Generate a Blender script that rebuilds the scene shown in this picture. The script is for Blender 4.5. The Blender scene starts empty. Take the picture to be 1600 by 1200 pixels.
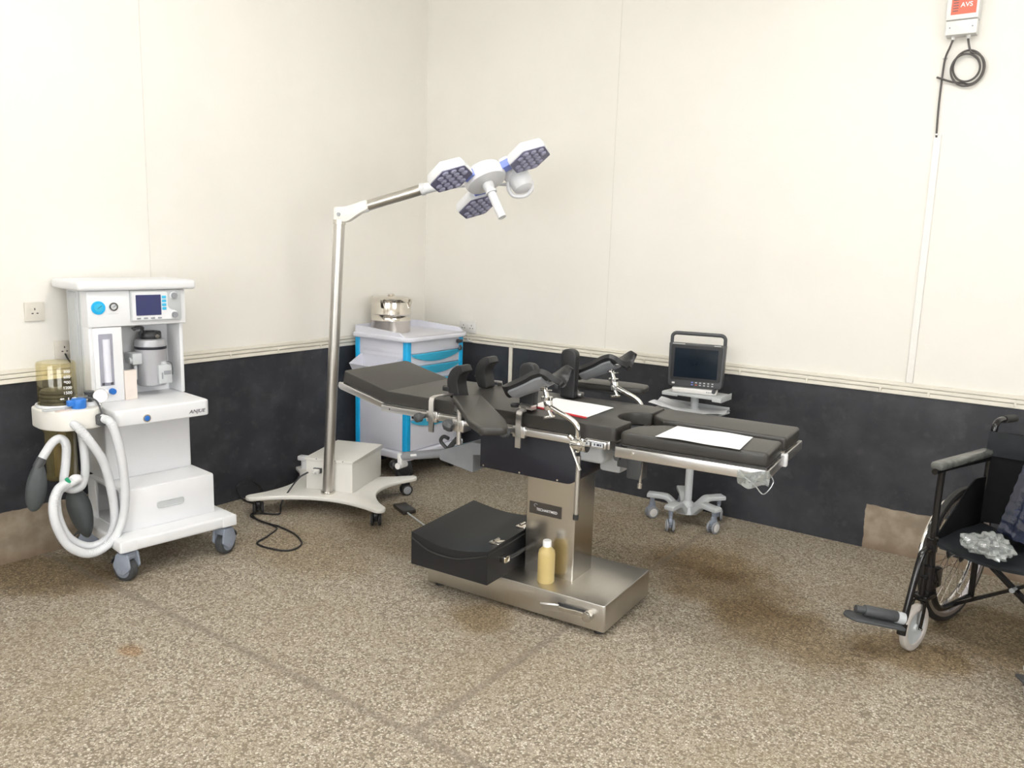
import bpy, bmesh, math, random
from mathutils import Vector, Matrix
random.seed(7)
PI = math.pi
COL = bpy.context.scene.collection
V = Vector

# ------------------------------------------------------------------ materials
def new_mat(name):
    m = bpy.data.materials.new(name); m.use_nodes = True
    nt = m.node_tree
    return m, nt, nt.nodes['Principled BSDF']

def mat(name, col, rough=.5, metal=0., spec=None, var=0., vscale=30., bump=0., bscale=200., coat=0., emis=None, trans=0.):
    m, nt, b = new_mat(name)
    b.inputs['Base Color'].default_value = (*col, 1)
    b.inputs['Roughness'].default_value = rough
    b.inputs['Metallic'].default_value = metal
    if spec is not None: b.inputs['Specular IOR Level'].default_value = spec
    if coat: b.inputs['Coat Weight'].default_value = coat
    if trans: b.inputs['Transmission Weight'].default_value = trans
    if emis:
        b.inputs['Emission Color'].default_value = (*emis[0], 1); b.inputs['Emission Strength'].default_value = emis[1]
    tc = nt.nodes.new('ShaderNodeTexCoord')
    if var:
        n = nt.nodes.new('ShaderNodeTexNoise'); n.inputs['Scale'].default_value = vscale; n.inputs['Detail'].default_value = 4
        nt.links.new(tc.outputs['Object'], n.inputs['Vector'])
        r = nt.nodes.new('ShaderNodeValToRGB')
        r.color_ramp.elements[0].position = .3; r.color_ramp.elements[1].position = .7
        r.color_ramp.elements[0].color = (*[max(0, c*(1-var)) for c in col], 1)
        r.color_ramp.elements[1].color = (*[min(1, c*(1+var)) for c in col], 1)
        nt.links.new(n.outputs['Fac'], r.inputs['Fac']); nt.links.new(r.outputs['Color'], b.inputs['Base Color'])
    if bump:
        n2 = nt.nodes.new('ShaderNodeTexNoise'); n2.inputs['Scale'].default_value = bscale
        nt.links.new(tc.outputs['Object'], n2.inputs['Vector'])
        bp = nt.nodes.new('ShaderNodeBump'); bp.inputs['Strength'].default_value = bump; bp.inputs['Distance'].default_value = .002
        nt.links.new(n2.outputs['Fac'], bp.inputs['Height']); nt.links.new(bp.outputs['Normal'], b.inputs['Normal'])
    return m

def brushed(name, col, rough, stretch=(2, 2, 120)):
    m, nt, b = new_mat(name)
    b.inputs['Metallic'].default_value = 1.
    tc = nt.nodes.new('ShaderNodeTexCoord'); mp = nt.nodes.new('ShaderNodeMapping'); mp.inputs['Scale'].default_value = stretch
    n = nt.nodes.new('ShaderNodeTexNoise'); n.inputs['Scale'].default_value = 6; n.inputs['Detail'].default_value = 5
    nt.links.new(tc.outputs['Object'], mp.inputs['Vector']); nt.links.new(mp.outputs['Vector'], n.inputs['Vector'])
    r = nt.nodes.new('ShaderNodeMapRange'); r.inputs['To Min'].default_value = rough*.8; r.inputs['To Max'].default_value = rough*1.25
    nt.links.new(n.outputs['Fac'], r.inputs['Value']); nt.links.new(r.outputs['Result'], b.inputs['Roughness'])
    rr = nt.nodes.new('ShaderNodeValToRGB')
    rr.color_ramp.elements[0].color = (*[c*.9 for c in col], 1); rr.color_ramp.elements[1].color = (*[min(1, c*1.08) for c in col], 1)
    nt.links.new(n.outputs['Fac'], rr.inputs['Fac']); nt.links.new(rr.outputs['Color'], b.inputs['Base Color'])
    return m

def clear(name, tint, gloss=.08, rough=.08, milky=0., milkcol=(.8, .8, .8)):
    m = bpy.data.materials.new(name); m.use_nodes = True; nt = m.node_tree
    nt.nodes.remove(nt.nodes['Principled BSDF']); out = nt.nodes['Material Output']
    t = nt.nodes.new('ShaderNodeBsdfTransparent'); t.inputs['Color'].default_value = (*tint, 1)
    g = nt.nodes.new('ShaderNodeBsdfGlossy'); g.inputs['Roughness'].default_value = rough
    lw = nt.nodes.new('ShaderNodeLayerWeight'); lw.inputs['Blend'].default_value = .25
    mr = nt.nodes.new('ShaderNodeMapRange'); mr.inputs['To Min'].default_value = gloss; mr.inputs['To Max'].default_value = min(.7, gloss*5)
    nt.links.new(lw.outputs['Fresnel'], mr.inputs['Value'])
    mx = nt.nodes.new('ShaderNodeMixShader'); nt.links.new(mr.outputs['Result'], mx.inputs['Fac'])
    nt.links.new(t.outputs[0], mx.inputs[1]); nt.links.new(g.outputs[0], mx.inputs[2]); last = mx
    if milky:
        d = nt.nodes.new('ShaderNodeBsdfDiffuse'); d.inputs['Color'].default_value = (*milkcol, 1)
        m2 = nt.nodes.new('ShaderNodeMixShader'); m2.inputs['Fac'].default_value = milky
        nt.links.new(mx.outputs[0], m2.inputs[1]); nt.links.new(d.outputs[0], m2.inputs[2]); last = m2
    nt.links.new(last.outputs[0], out.inputs['Surface'])
    return m

class NT:
    """small helper for node graphs"""
    def __init__(s, nt): s.nt = nt
    def node(s, t, **kw):
        n = s.nt.nodes.new(t)
        for k, v in kw.items(): setattr(n, k, v)
        return n
    def link(s, a, b): s.nt.links.new(a, b)
    def math(s, op, a, b=None, clamp=False):
        n = s.node('ShaderNodeMath', operation=op); n.use_clamp = clamp
        for i, x in enumerate((a, b)):
            if x is None: continue
            if isinstance(x, (int, float)): n.inputs[i].default_value = x
            else: s.link(x, n.inputs[i])
        return n.outputs[0]
    def step(s, v, a, b):   # smoothstep a->b gives 0->1
        n = s.node('ShaderNodeMapRange', interpolation_type='SMOOTHSTEP')
        n.inputs['From Min'].default_value = a; n.inputs['From Max'].default_value = b
        if a > b:
            n.inputs['From Min'].default_value = b; n.inputs['From Max'].default_value = a
            n.inputs['To Min'].default_value = 1; n.inputs['To Max'].default_value = 0
        s.link(v, n.inputs['Value']); return n.outputs[0]
    def noise(s, vec, scale, detail=3, rough=.5):
        n = s.node('ShaderNodeTexNoise'); n.inputs['Scale'].default_value = scale; n.inputs['Detail'].default_value = detail
        n.inputs['Roughness'].default_value = rough
        s.link(vec, n.inputs['Vector']); return n.outputs['Fac']
    def mix(s, f, a, b, blend='MIX'):
        n = s.node('ShaderNodeMix', data_type='RGBA', blend_type=blend)
        if isinstance(f, (int, float)): n.inputs[0].default_value = f
        else: s.link(f, n.inputs[0])
        for i, x in ((6, a), (7, b)):
            if isinstance(x, tuple): n.inputs[i].default_value = (*x, 1)
            else: s.link(x, n.inputs[i])
        return n.outputs[2]

CREAM = (.79, .768, .71)
def wall_mat(name, axis, patches):
    """cream upper paint, dark painted dado below 0.86 m, bare plaster patches (a0, a1, ztop) along 'axis'"""
    m, nt, b = new_mat(name); g = NT(nt)
    tc = g.node('ShaderNodeTexCoord'); P = tc.outputs['Object']
    sx = g.node('ShaderNodeSeparateXYZ'); g.link(P, sx.inputs[0]); a = sx.outputs[axis]; z = sx.outputs['Z']
    n1 = g.noise(P, 3.2, 5, .6); n2 = g.noise(P, 14, 4); n3 = g.noise(P, 40, 3)
    cream = g.mix(g.step(n1, .35, .7), tuple(c*.99 for c in CREAM), tuple(min(1, c*1.01) for c in CREAM))
    d0 = g.mix(g.step(n1, .38, .68), (.021, .022, .028), (.041, .043, .051))
    d0 = g.mix(g.math('MULTIPLY', g.step(g.noise(P, 5.5, 6, .65), .5, .72), .6), d0, (.060, .061, .066))
    dark = g.mix(g.math('MULTIPLY', g.step(n2, .56, .75), .5), d0, (.070, .069, .068))
    dark = g.mix(g.math('MULTIPLY', g.step(n3, .70, .76), .5), dark, (.16, .155, .14))
    bare = g.mix(g.step(n2, .35, .7), (.25, .20, .145), (.36, .30, .225))
    bare = g.mix(g.math('MULTIPLY', g.step(z, .09, .0), .55), bare, (.16, .095, .055))
    jit = g.math('MULTIPLY', g.math('SUBTRACT', n2, .5), .022)
    zj = g.math('ADD', z, jit); aj = g.math('ADD', a, jit)
    low = dark
    for (a0, a1, zt) in patches:
        mk = g.math('MULTIPLY', g.step(zj, zt, zt-.004), g.math('MULTIPLY', g.step(aj, a0, a0+.004), g.step(aj, a1, a1-.004)))
        low = g.mix(mk, low, bare)
    col = g.mix(g.step(z, .862, .864), low, cream)
    g.link(col, b.inputs['Base Color'])
    rg = g.node('ShaderNodeMapRange'); g.link(g.step(z, .862, .864), rg.inputs['Value']); rg.inputs['To Min'].default_value = .42; rg.inputs['To Max'].default_value = .55
    g.link(rg.outputs[0], b.inputs['Roughness'])
    bp = g.node('ShaderNodeBump'); bp.inputs['Strength'].default_value = .25; bp.inputs['Distance'].default_value = .004
    g.link(g.math('ADD', n2, g.math('MULTIPLY', n3, .4)), bp.inputs['Height']); g.link(bp.outputs[0], b.inputs['Normal'])
    return m

def floor_mat():
    m, nt, b = new_mat('pebble_wash_floor'); g = NT(nt)
    tc = g.node('ShaderNodeTexCoord'); P = tc.outputs['Object']
    sx = g.node('ShaderNodeSeparateXYZ'); g.link(P, sx.inputs[0]); x = sx.outputs['X']; y = sx.outputs['Y']
    vo = g.node('ShaderNodeTexVoronoi'); vo.inputs['Scale'].default_value = 120; g.link(P, vo.inputs['Vector'])
    ve = g.node('ShaderNodeTexVoronoi', feature='DISTANCE_TO_EDGE'); ve.inputs['Scale'].default_value = 120; g.link(P, ve.inputs['Vector'])
    sc = g.node('ShaderNodeSeparateColor'); g.link(vo.outputs['Color'], sc.inputs[0])
    ramp = g.node('ShaderNodeValToRGB'); cr = ramp.color_ramp; cr.interpolation = 'CONSTANT'
    cols = [(0, (0.190, 0.153, 0.110)), (.18, (0.342, 0.293, 0.225)), (.42, (0.409, 0.355, 0.276)), (.62, (0.475, 0.425, 0.339)), (.80, (0.570, 0.522, 0.441)), (.93, (0.152, 0.127, 0.096))]
    cr.elements[0].position = 0; cr.elements[0].color = (*cols[0][1], 1); cr.elements[1].position = cols[1][0]; cr.elements[1].color = (*cols[1][1], 1)
    for p_, c_ in cols[2:]:
        e = cr.elements.new(p_); e.color = (*c_, 1)
    g.link(sc.outputs[0], ramp.inputs[0])
    col = g.mix(g.step(ve.outputs['Distance'], .0, .16), (0.199, 0.167, 0.124), ramp.outputs['Color'])
    big = g.noise(P, 1.6, 5, .6); mid = g.noise(P, 7, 4, .6)
    col = g.mix(g.math('MULTIPLY', g.step(big, .42, .68), .30), col, (0.256, 0.200, 0.128))
    col = g.mix(g.math('MULTIPLY', g.step(mid, .5, .75), .20), col, (0.238, 0.196, 0.137))
    # dirt stains, and broad darker floor areas, each with its own shape
    def tint_patch(cx, cy, rx, ry, rot, k, c=(0.181, 0.134, 0.078)):
        nonlocal col
        mp = g.node('ShaderNodeMapping', vector_type='TEXTURE'); mp.inputs['Location'].default_value = (cx, cy, 0)
        mp.inputs['Rotation'].default_value = (0, 0, math.radians(rot)); mp.inputs['Scale'].default_value = (rx, ry, 1)
        g.link(P, mp.inputs['Vector'])
        ln = g.node('ShaderNodeVectorMath', operation='LENGTH'); g.link(mp.outputs[0], ln.inputs[0])
        d = g.math('ADD', ln.outputs['Value'], g.math('MULTIPLY', g.math('SUBTRACT', mid, .5), 1.1))
        col = g.mix(g.math('MULTIPLY', g.step(d, 1.15, .55), k), col, c, 'MULTIPLY')
    T1, T2, T3 = (.62, .52, .36), (.55, .47, .33), (.66, .58, .44)
    tint_patch(2.83, -1.05, .46, .28, -22, .75, T1)
    tint_patch(3.16, -1.28, .44, .25, -18, .75, T1)
    tint_patch(2.60, -.78, .36, .22, 10, .80, T1)
    tint_patch(2.10, -1.98, .17, .15, 0, .85, T3)
    tint_patch(3.62, -1.15, .28, .18, 0, .85, T1)
    tint_patch(4.0, -.75, .5, .38, 0, .9, T2)
    tint_patch(.25, -2.90, .42, .26, 20, .9, T2)
    tint_patch(.95, -1.95, .50, .30, 0, .55, T3)
    tint_patch(1.23, -3.05, .07, .045, 0, .8, (.85, .62, .42))
    tint_patch(1.2, -1.35, .6, .4, 0, .6, T3)
    tint_patch(2.2, -.75, .9, .5, 0, .45, T3)
    # joint lines of the old floor panels
    jw = g.math('MULTIPLY', g.math('SUBTRACT', mid, .5), .02)
    l1 = g.step(g.math('ABSOLUTE', g.math('ADD', g.math('SUBTRACT', y, -2.785), jw)), .028, .008)
    l2 = g.math('MULTIPLY', g.step(g.math('ABSOLUTE', g.math('ADD', g.math('SUBTRACT', x, 2.425), jw)), .026, .008), g.step(y, -2.79, -2.78))
    l3 = g.math('MULTIPLY', g.step(g.math('ABSOLUTE', g.math('ADD', g.math('SUBTRACT', x, 2.425), jw)), .026, .008), 0)
    col = g.mix(g.math('MULTIPLY', g.math('MAXIMUM', l1, l2), .5), col, (0.161, 0.134, 0.106))
    g.link(col, b.inputs['Base Color'])
    b.inputs['Roughness'].default_value = .62; b.inputs['Specular IOR Level'].default_value = .35
    bp = g.node('ShaderNodeBump'); bp.inputs['Strength'].default_value = .35; bp.inputs['Distance'].default_value = .002
    g.link(g.step(ve.outputs['Distance'], 0, .25), bp.inputs['Height']); g.link(bp.outputs[0], b.inputs['Normal'])
    return m

MT = dict(
 white=mat('white_moulded_plastic', (.76, .765, .78), .35, var=.015, vscale=6),
 warm=mat('warm_white_enamel', (.78, .76, .71), .35, var=.02, vscale=8),
 lilac=mat('cool_white_plastic', (.72, .725, .80), .4, var=.02, vscale=6),
 lgrey=mat('light_grey_plastic', (.50, .52, .53), .4, var=.03),
 silver=mat('silver_grey_enamel', (.40, .40, .42), .32, .25, var=.02),
 mgrey=mat('mid_grey_plastic', (.27, .28, .30), .45, var=.04),
 blugrey=mat('blue_grey_plastic', (.26, .29, .35), .45, var=.04),
 dgrey=mat('dark_grey_plastic', (.055, .058, .062), .45, var=.06),
 black=mat('black_plastic', (.016, .016, .018), .4, var=.1),
 gloss_black=mat('black_gloss_enamel', (.010, .009, .009), .14, var=.1),
 rubber=mat('black_rubber', (.022, .021, .02), .7, var=.1),
 vinyl=mat('black_vinyl', (.052, .048, .043), .42, var=.05, vscale=12, bump=.06, bscale=900),
 vinyl2=mat('black_moulded_foam', (.014, .014, .0155), .42, spec=.4, var=.08, vscale=30),
 greyvinyl=mat('black_brown_vinyl', (.030, .028, .025), .40, var=.04, vscale=10, bump=.05, bscale=900),
 navy=mat('navy_black_sheet', (.010, .010, .018), .5, var=.15, vscale=5),
 steel=brushed('brushed_stainless_steel', (.64, .615, .57), .21),
 polesteel=brushed('satin_pole_steel', (.60, .58, .545), .38),
 steelh=brushed('brushed_stainless_steel_lengthwise', (.62, .595, .55), .32, (120, 2, 2)),
 railsteel=brushed('satin_rail_steel', (.68, .665, .65), .30, (2, 60, 60)),
 chrome=mat('polished_chrome', (.80, .79, .77), .10, 1., var=.02),
 polish=mat('polished_stainless', (.72, .68, .62), .13, 1., var=.02),
 cyan=mat('bright_blue_plastic', (.010, .42, .80), .35, var=.03),
 cyan2=mat('turquoise_blue_plastic', (.05, .45, .70), .3, var=.05, vscale=9),
 flowwin=mat('smoky_lilac_window', (.34, .34, .40), .2, var=.05),
 blue=mat('blue_knob_plastic', (.02, .16, .55), .35, var=.05),
 periw=mat('periwinkle_plastic', (.20, .27, .72), .35, var=.04),
 podface=mat('violet_grey_lamp_face', (.17, .165, .27), .35, var=.05),
 lens=mat('clear_lens', (.36, .36, .50), .12, var=.05, coat=.5),
 screen=mat('dark_blue_display', (.045, .05, .13), .18, var=.08, vscale=3),
 darkscreen=mat('switched_off_display', (.010, .016, .024), .10, var=.3, vscale=4),
 paper=mat('white_paper', (.86, .86, .86), .7, var=.01),
 red=mat('red_paper_edge', (.62, .035, .05), .5, var=.05),
 orange=mat('orange_red_label', (.64, .13, .075), .5, var=.08, vscale=20),
 carton=mat('cream_carton', (.74, .66, .60), .6, var=.03),
 hose=mat('translucent_corrugated_hose', (.66, .67, .69), .35, var=.03, vscale=12),
 greyrub=mat('grey_rubber_bag', (.060, .068, .070), .55, var=.12, vscale=10),
 amber=clear('amber_clear_acrylic', (.975, .945, .83), .04, .05, .015, (.55, .45, .2)),
 amberdark=clear('amber_clear_canister', (.62, .55, .30), .06, .12, .35, (.30, .25, .12)),
 plastic=clear('clear_crumpled_plastic', (.90, .92, .92), .16, .12, .22, (.6, .63, .62)),
 milk=mat('translucent_bottle', (.74, .58, .25), .3, trans=.25, var=.02),
 liquid=mat('yellow_liquid', (.80, .58, .22), .3, trans=.15, var=.03),
 whitecap=mat('white_cap', (.85, .85, .84), .4, var=.02),
 ink=mat('dark_ink', (.03, .03, .05), .5, var=.05),
 bronze=mat('dark_bronze_plate', (.05, .042, .036), .4, var=.05),
 green=mat('green_cap', (.02, .35, .18), .4, var=.05),
 trim=mat('cream_trunking', (.74, .70, .61), .5, var=.05, vscale=9),
 seam=mat('cream_joint', (.70, .68, .62), .55, var=.02),
 trimw=mat('white_trunking', (.80, .78, .74), .45, var=.02),
 cable=mat('grey_black_cable', (.085, .074, .07), .5, var=.05),
 socket=mat('aged_white_socket', (.66, .62, .55), .4, var=.03),
 sockw=mat('white_socket', (.72, .71, .69), .4, var=.02),
 hole=mat('socket_hole', (.02, .015, .015), .7, var=.05),
 peach=mat('pale_peach_plastic', (.66, .55, .50), .45, var=.04),
 ceil=mat('white_ceiling', (.80, .79, .76), .7, var=.02, vscale=4),
 tyre=mat('pale_grey_tyre', (.52, .48, .44), .6, var=.05),
 redsleeve=mat('dark_red_sleeve', (.09, .025, .02), .5, var=.1),
 tube_on=mat('lit_fluorescent_tube', (.9, .9, .9), .5, emis=((1., .985, .955), 41.), var=.01),
 fill_glow=mat('added_fill_glow', (.8, .8, .8), .4, emis=((.95, .975, 1.), 3.0), var=.01),  # glowing panes of the added windows, soft fill for the room
 fixture=mat('white_fixture', (.8, .8, .8), .5, var=.01),
)

# ------------------------------------------------------------------ geometry helpers
def catmull(pts, n=8, closed=False):
    P = [V(p) for p in pts]; out = []
    m = len(P)
    for i in range(m if closed else m-1):
        if closed: a, b, c, d = P[(i-1) % m], P[i], P[(i+1) % m], P[(i+2) % m]
        else: a, b, c, d = P[max(i-1, 0)], P[i], P[i+1], P[min(i+2, m-1)]
        for k in range(n):
            t = k/n
            out.append(.5*((2*b)+(-a+c)*t+(2*a-5*b+4*c-d)*t*t+(-a+3*b-3*c+d)*t**3))
    if not closed: out.append(P[-1])
    return out

def rounded(pts, r, n=5):
    """round the corners of a 2d polygon; r a number or list"""
    out = []; m = len(pts)
    for i in range(m):
        p0, p, p1 = V(pts[i-1]), V(pts[i]), V(pts[(i+1) % m])
        rr = r[i] if isinstance(r, (list, tuple)) else r
        if rr <= 0: out.append(p); continue
        a = (p0-p); b = (p1-p); L = min(rr, a.length*.49, b.length*.49)
        a = p+a.normalized()*L; b = p+b.normalized()*L
        for k in range(n+1):
            t = k/n; out.append(a*(1-t)**2+p*2*t*(1-t)+b*t*t)
    return [(q.x, q.y) for q in out]

def rect(x0, x1, y0, y1, r=0, n=5):
    p = [(x0, y0), (x1, y0), (x1, y1), (x0, y1)]
    return rounded(p, r, n) if r else p

def frame_z(d):
    d = V(d).normalized(); a = V((0, 0, 1)) if abs(d.z) < .9 else V((1, 0, 0))
    x = a.cross(d).normalized(); y = d.cross(x)
    return Matrix((x, y, d)).transposed()

def axes(o, x, y, z):
    m = Matrix((V(x), V(y), V(z))).transposed().to_4x4(); m.translation = V(o); return m

FRONT = axes((0, 0, 0), (1, 0, 0), (0, 0, 1), (0, -1, 0))      # XY drawing plane -> XZ wall facing -Y
SIDE = axes((0, 0, 0), (0, 1, 0), (0, 0, 1), (1, 0, 0))        # XY drawing plane -> YZ, extruded along X

class B:
    def __init__(s): s.bm = bmesh.new()
    def _add(s, t, mtx=None):
        if mtx is not None: t.transform(mtx)
        me = bpy.data.meshes.new('tmp'); t.to_mesh(me); t.free(); s.bm.from_mesh(me); bpy.data.meshes.remove(me); return s
    def _bev(s, t, bev, seg):
        if bev > 0:
            es = [e for e in t.edges if len(e.link_faces) == 2 and e.calc_face_angle(0) > .6]
            bmesh.ops.bevel(t, geom=es, offset=bev, segments=seg, affect='EDGES', profile=.5, clamp_overlap=True)
    def box(s, x0, x1, y0, y1, z0, z1, bev=0., seg=2, mtx=None):
        t = bmesh.new(); bmesh.ops.create_cube(t, size=1)
        for v in t.verts: v.co = V((x0+(v.co.x+.5)*(x1-x0), y0+(v.co.y+.5)*(y1-y0), z0+(v.co.z+.5)*(z1-z0)))
        s._bev(t, bev, seg); return s._add(t, mtx)
    def prism(s, poly, z0, z1, mtx=None, bev=0., seg=2):
        t = bmesh.new(); vs = [t.verts.new((p[0], p[1], z0)) for p in poly]
        f = t.faces.new(vs)
        r = bmesh.ops.extrude_face_region(t, geom=[f])
        for v in r['geom']:
            if isinstance(v, bmesh.types.BMVert): v.co.z = z1
        bmesh.ops.recalc_face_normals(t, faces=t.faces); s._bev(t, bev, seg); return s._add(t, mtx)
    def cyl(s, p0, p1, r0, r1=None, seg=24, bev=0., caps=True):
        r1 = r0 if r1 is None else r1; p0, p1 = V(p0), V(p1); L = (p1-p0).length
        t = bmesh.new(); bmesh.ops.create_cone(t, cap_ends=caps, segments=seg, radius1=r0, radius2=r1, depth=L)
        s._bev(t, bev, 2) if bev else None
        m = frame_z(p1-p0).to_4x4(); m.translation = (p0+p1)/2; return s._add(t, m)
    def lathe(s, prof, mtx=None, seg=32):
        t = bmesh.new(); rings = []
        for (r, z) in prof:
            if r < 1e-6: rings.append([t.verts.new((0, 0, z))])
            else: rings.append([t.verts.new((r*math.cos(2*PI*k/seg), r*math.sin(2*PI*k/seg), z)) for k in range(seg)])
        for a, b in zip(rings, rings[1:]):
            for k in range(seg):
                k2 = (k+1) % seg
                if len(a) == 1 and len(b) == 1: continue
                if len(a) == 1: t.faces.new((a[0], b[k], b[k2]))
                elif len(b) == 1: t.faces.new((a[k], a[k2], b[0]))
                else: t.faces.new((a[k], a[k2], b[k2], b[k]))
        bmesh.ops.recalc_face_normals(t, faces=t.faces); return s._add(t, mtx)
    def tube(s, pts, r, seg=10, n=8, closed=False, smooth=True, caps=True, ribs=None):
        P = catmull(pts, n, closed) if smooth else [V(p) for p in pts]
        t = bmesh.new(); rings = []; up = None; m = len(P)
        for i, p in enumerate(P):
            if closed: d = P[(i+1) % m]-P[i-1]
            else: d = P[min(i+1, m-1)]-P[max(i-1, 0)]
            d.normalize()
            if up is None: up = V((0, 0, 1)) if abs(d.z) < .9 else V((1, 0, 0))
            x = up.cross(d)
            if x.length < 1e-5: x = V((1, 0, 0)).cross(d)
            x.normalize(); y = d.cross(x); up = y
            rr = r(i/(m-1)) if callable(r) else r
            if ribs: rr = rr*(1+ribs*(1 if i % 2 else -1))
            rings.append([t.verts.new(p+x*rr*math.cos(2*PI*k/seg)+y*rr*math.sin(2*PI*k/seg)) for k in range(seg)])
        for i in range(m if closed else m-1):
            a, b = rings[i], rings[(i+1) % m]
            for k in range(seg): t.faces.new((a[k], a[(k+1) % seg], b[(k+1) % seg], b[k]))
        if not closed and caps: t.faces.new(rings[0][::-1]); t.faces.new(rings[-1])
        bmesh.ops.recalc_face_normals(t, faces=t.faces); return s._add(t)
    def strap(s, pts, w, th, wdir):
        """flat bar of width w (along wdir) and thickness th following a polyline"""
        P = [V(p) for p in pts]; wd = V(wdir).normalized(); t = bmesh.new(); rings = []
        for i, p in enumerate(P):
            d = (P[min(i+1, len(P)-1)]-P[max(i-1, 0)]).normalized(); nn = wd.cross(d).normalized()
            rings.append([t.verts.new(p+wd*a*w/2+nn*b*th/2) for a, b in ((-1, -1), (1, -1), (1, 1), (-1, 1))])
        for a, b in zip(rings, rings[1:]):
            for k in range(4): t.faces.new((a[k], a[(k+1) % 4], b[(k+1) % 4], b[k]))
        t.faces.new(rings[0][::-1]); t.faces.new(rings[-1])
        bmesh.ops.recalc_face_normals(t, faces=t.faces); return s._add(t)
    def sheet(s, fn, nu, nv, th=0., mtx=None):
        """surface fn(u,v) with u,v in 0..1, thickened downward along its normals"""
        t = bmesh.new(); g = [[t.verts.new(fn(i/nu, j/nv)) for j in range(nv+1)] for i in range(nu+1)]
        for i in range(nu):
            for j in range(nv): t.faces.new((g[i][j], g[i+1][j], g[i+1][j+1], g[i][j+1]))
        bmesh.ops.recalc_face_normals(t, faces=t.faces)
        if th: bmesh.ops.solidify(t, geom=t.faces[:], thickness=th)
        return s._add(t, mtx)
    def ell(s, c, r, mtx=None, seg=20, fn=None):
        t = bmesh.new(); bmesh.ops.create_uvsphere(t, u_segments=seg, v_segments=seg//2+2, radius=1)
        for v in t.verts:
            p = V((v.co.x*r[0], v.co.y*r[1], v.co.z*r[2])); v.co = V(c)+(fn(p) if fn else p)
        return s._add(t, mtx)
    def obj(s, name, m, parent=None, ang=38, label=None, loc=None):
        me = bpy.data.meshes.new(name); bmesh.ops.remove_doubles(s.bm, verts=s.bm.verts, dist=1e-6)
        s.bm.to_mesh(me); s.bm.free()
        for p in me.polygons: p.use_smooth = True
        me.set_sharp_from_angle(angle=math.radians(ang))
        me.materials.append(MT[m] if isinstance(m, str) else m)
        o = bpy.data.objects.new(name, me); COL.objects.link(o)
        if parent: o.parent = parent
        if loc is not None: o.location = loc
        if label: o['label'] = label
        return o

def thing(name, label, cat, loc=(0, 0, 0), rz=0., group=None):
    o = bpy.data.objects.new(name, None); o.empty_display_size = .1; COL.objects.link(o)
    o.location = loc; o.rotation_euler = (0, 0, math.radians(rz)); o['label'] = label; o['category'] = cat
    if group: o['group'] = group
    return o
def tag(o, label, cat, loc=None, rz=None, group=None):
    o['label'] = label; o['category'] = cat
    if loc is not None: o.location = loc
    if rz is not None: o.rotation_euler = (0, 0, math.radians(rz))
    if group: o['group'] = group
    return o
def copy_part(o, parent, loc=None, rz=None):
    c = o.copy(); COL.objects.link(c); c.parent = parent
    if loc is not None: c.location = loc
    if rz is not None: c.rotation_euler = (0, 0, math.radians(rz))
    for ch in o.children:
        d = ch.copy(); COL.objects.link(d); d.parent = c
    return c
def structure(o): o['kind'] = 'structure'; return o

def text(s, name, m, parent, o, x, y, h, align='CENTER', shear=0., width=None, label=None):
    cu = bpy.data.curves.new('t', 'FONT'); cu.body = s; cu.size = 1.; cu.align_x = align; cu.align_y = 'CENTER'
    cu.extrude = .004; cu.shear = shear; cu.offset = .01
    ob = bpy.data.objects.new('t', cu); COL.objects.link(ob)
    dg = bpy.context.evaluated_depsgraph_get(); me = bpy.data.meshes.new_from_object(ob.evaluated_get(dg))
    bpy.data.objects.remove(ob); bpy.data.curves.remove(cu)
    xs = [v.co.x for v in me.vertices]; k = h/.72; kx = k
    if width: kx = width/(max(xs)-min(xs))
    x = V(x).normalized(); y = V(y).normalized(); z = x.cross(y)
    M = axes(o, x*kx, y*k, z*.02); me.transform(M)
    me.name = name; me.materials.clear(); me.materials.append(MT[m])
    t = bpy.data.objects.new(name, me); COL.objects.link(t); t.parent = parent
    if label: t['label'] = label
    return t

def rot4(axis, deg, piv=(0, 0, 0)):
    return Matrix.Translation(V(piv)) @ Matrix.Rotation(math.radians(deg), 4, axis) @ Matrix.Translation(-V(piv))

# ------------------------------------------------------------------ room shell
RX, RY, RH = 6.6, -7.2, 3.60
structure(B().box(0, RX, RY, 0, -.1, 0).obj('floor', floor_mat()))
structure(B().box(-.15, 0, RY, .15, 0, RH).obj('wall_left', wall_mat('painted_wall_left', 'Y', [(-3.6, -2.55, .253)])))
structure(B().box(0, RX, 0, .15, 0, RH).obj('wall_back', wall_mat('painted_wall_back', 'X', [(3.185, 5.2, .245)])))
plain = wall_mat('painted_wall_plain', 'X', [])
VY0, VY1, VZ0, VZ1 = -5.4, -2.6, .95, 2.35      # opening for an added, unseen window that brightens the left wall
wr = B().box(RX, RX+.15, RY, VY0, 0, RH).box(RX, RX+.15, VY1, .15, 0, RH).box(RX, RX+.15, VY0, VY1, 0, VZ0).box(RX, RX+.15, VY0, VY1, VZ1, RH)
structure(wr.obj('wall_right', plain))
w2 = B()
for y in (VY0, (VY0+VY1)/2, VY1): w2.box(RX+.04, RX+.12, y-.025, y+.025, VZ0, VZ1)
for z_ in (VZ0, VZ1): w2.box(RX+.04, RX+.12, VY0, VY1, z_-.025, z_+.025)
w2 = structure(w2.obj('added_window_2', 'fixture'))
B().box(RX+.075, RX+.085, VY0, VY1, VZ0, VZ1).obj('fill_light_pane', 'fill_glow', w2)
WX0, WX1, WZ0, WZ1 = 1.6, 4.9, .95, 2.35      # opening for an added fill-light window behind the viewer
wf = B().box(-.15, WX0, RY-.15, RY, 0, RH).box(WX1, RX+.15, RY-.15, RY, 0, RH).box(WX0, WX1, RY-.15, RY, 0, WZ0).box(WX0, WX1, RY-.15, RY, WZ1, RH)
structure(wf.obj('wall_front', plain))
wn = B()
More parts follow.
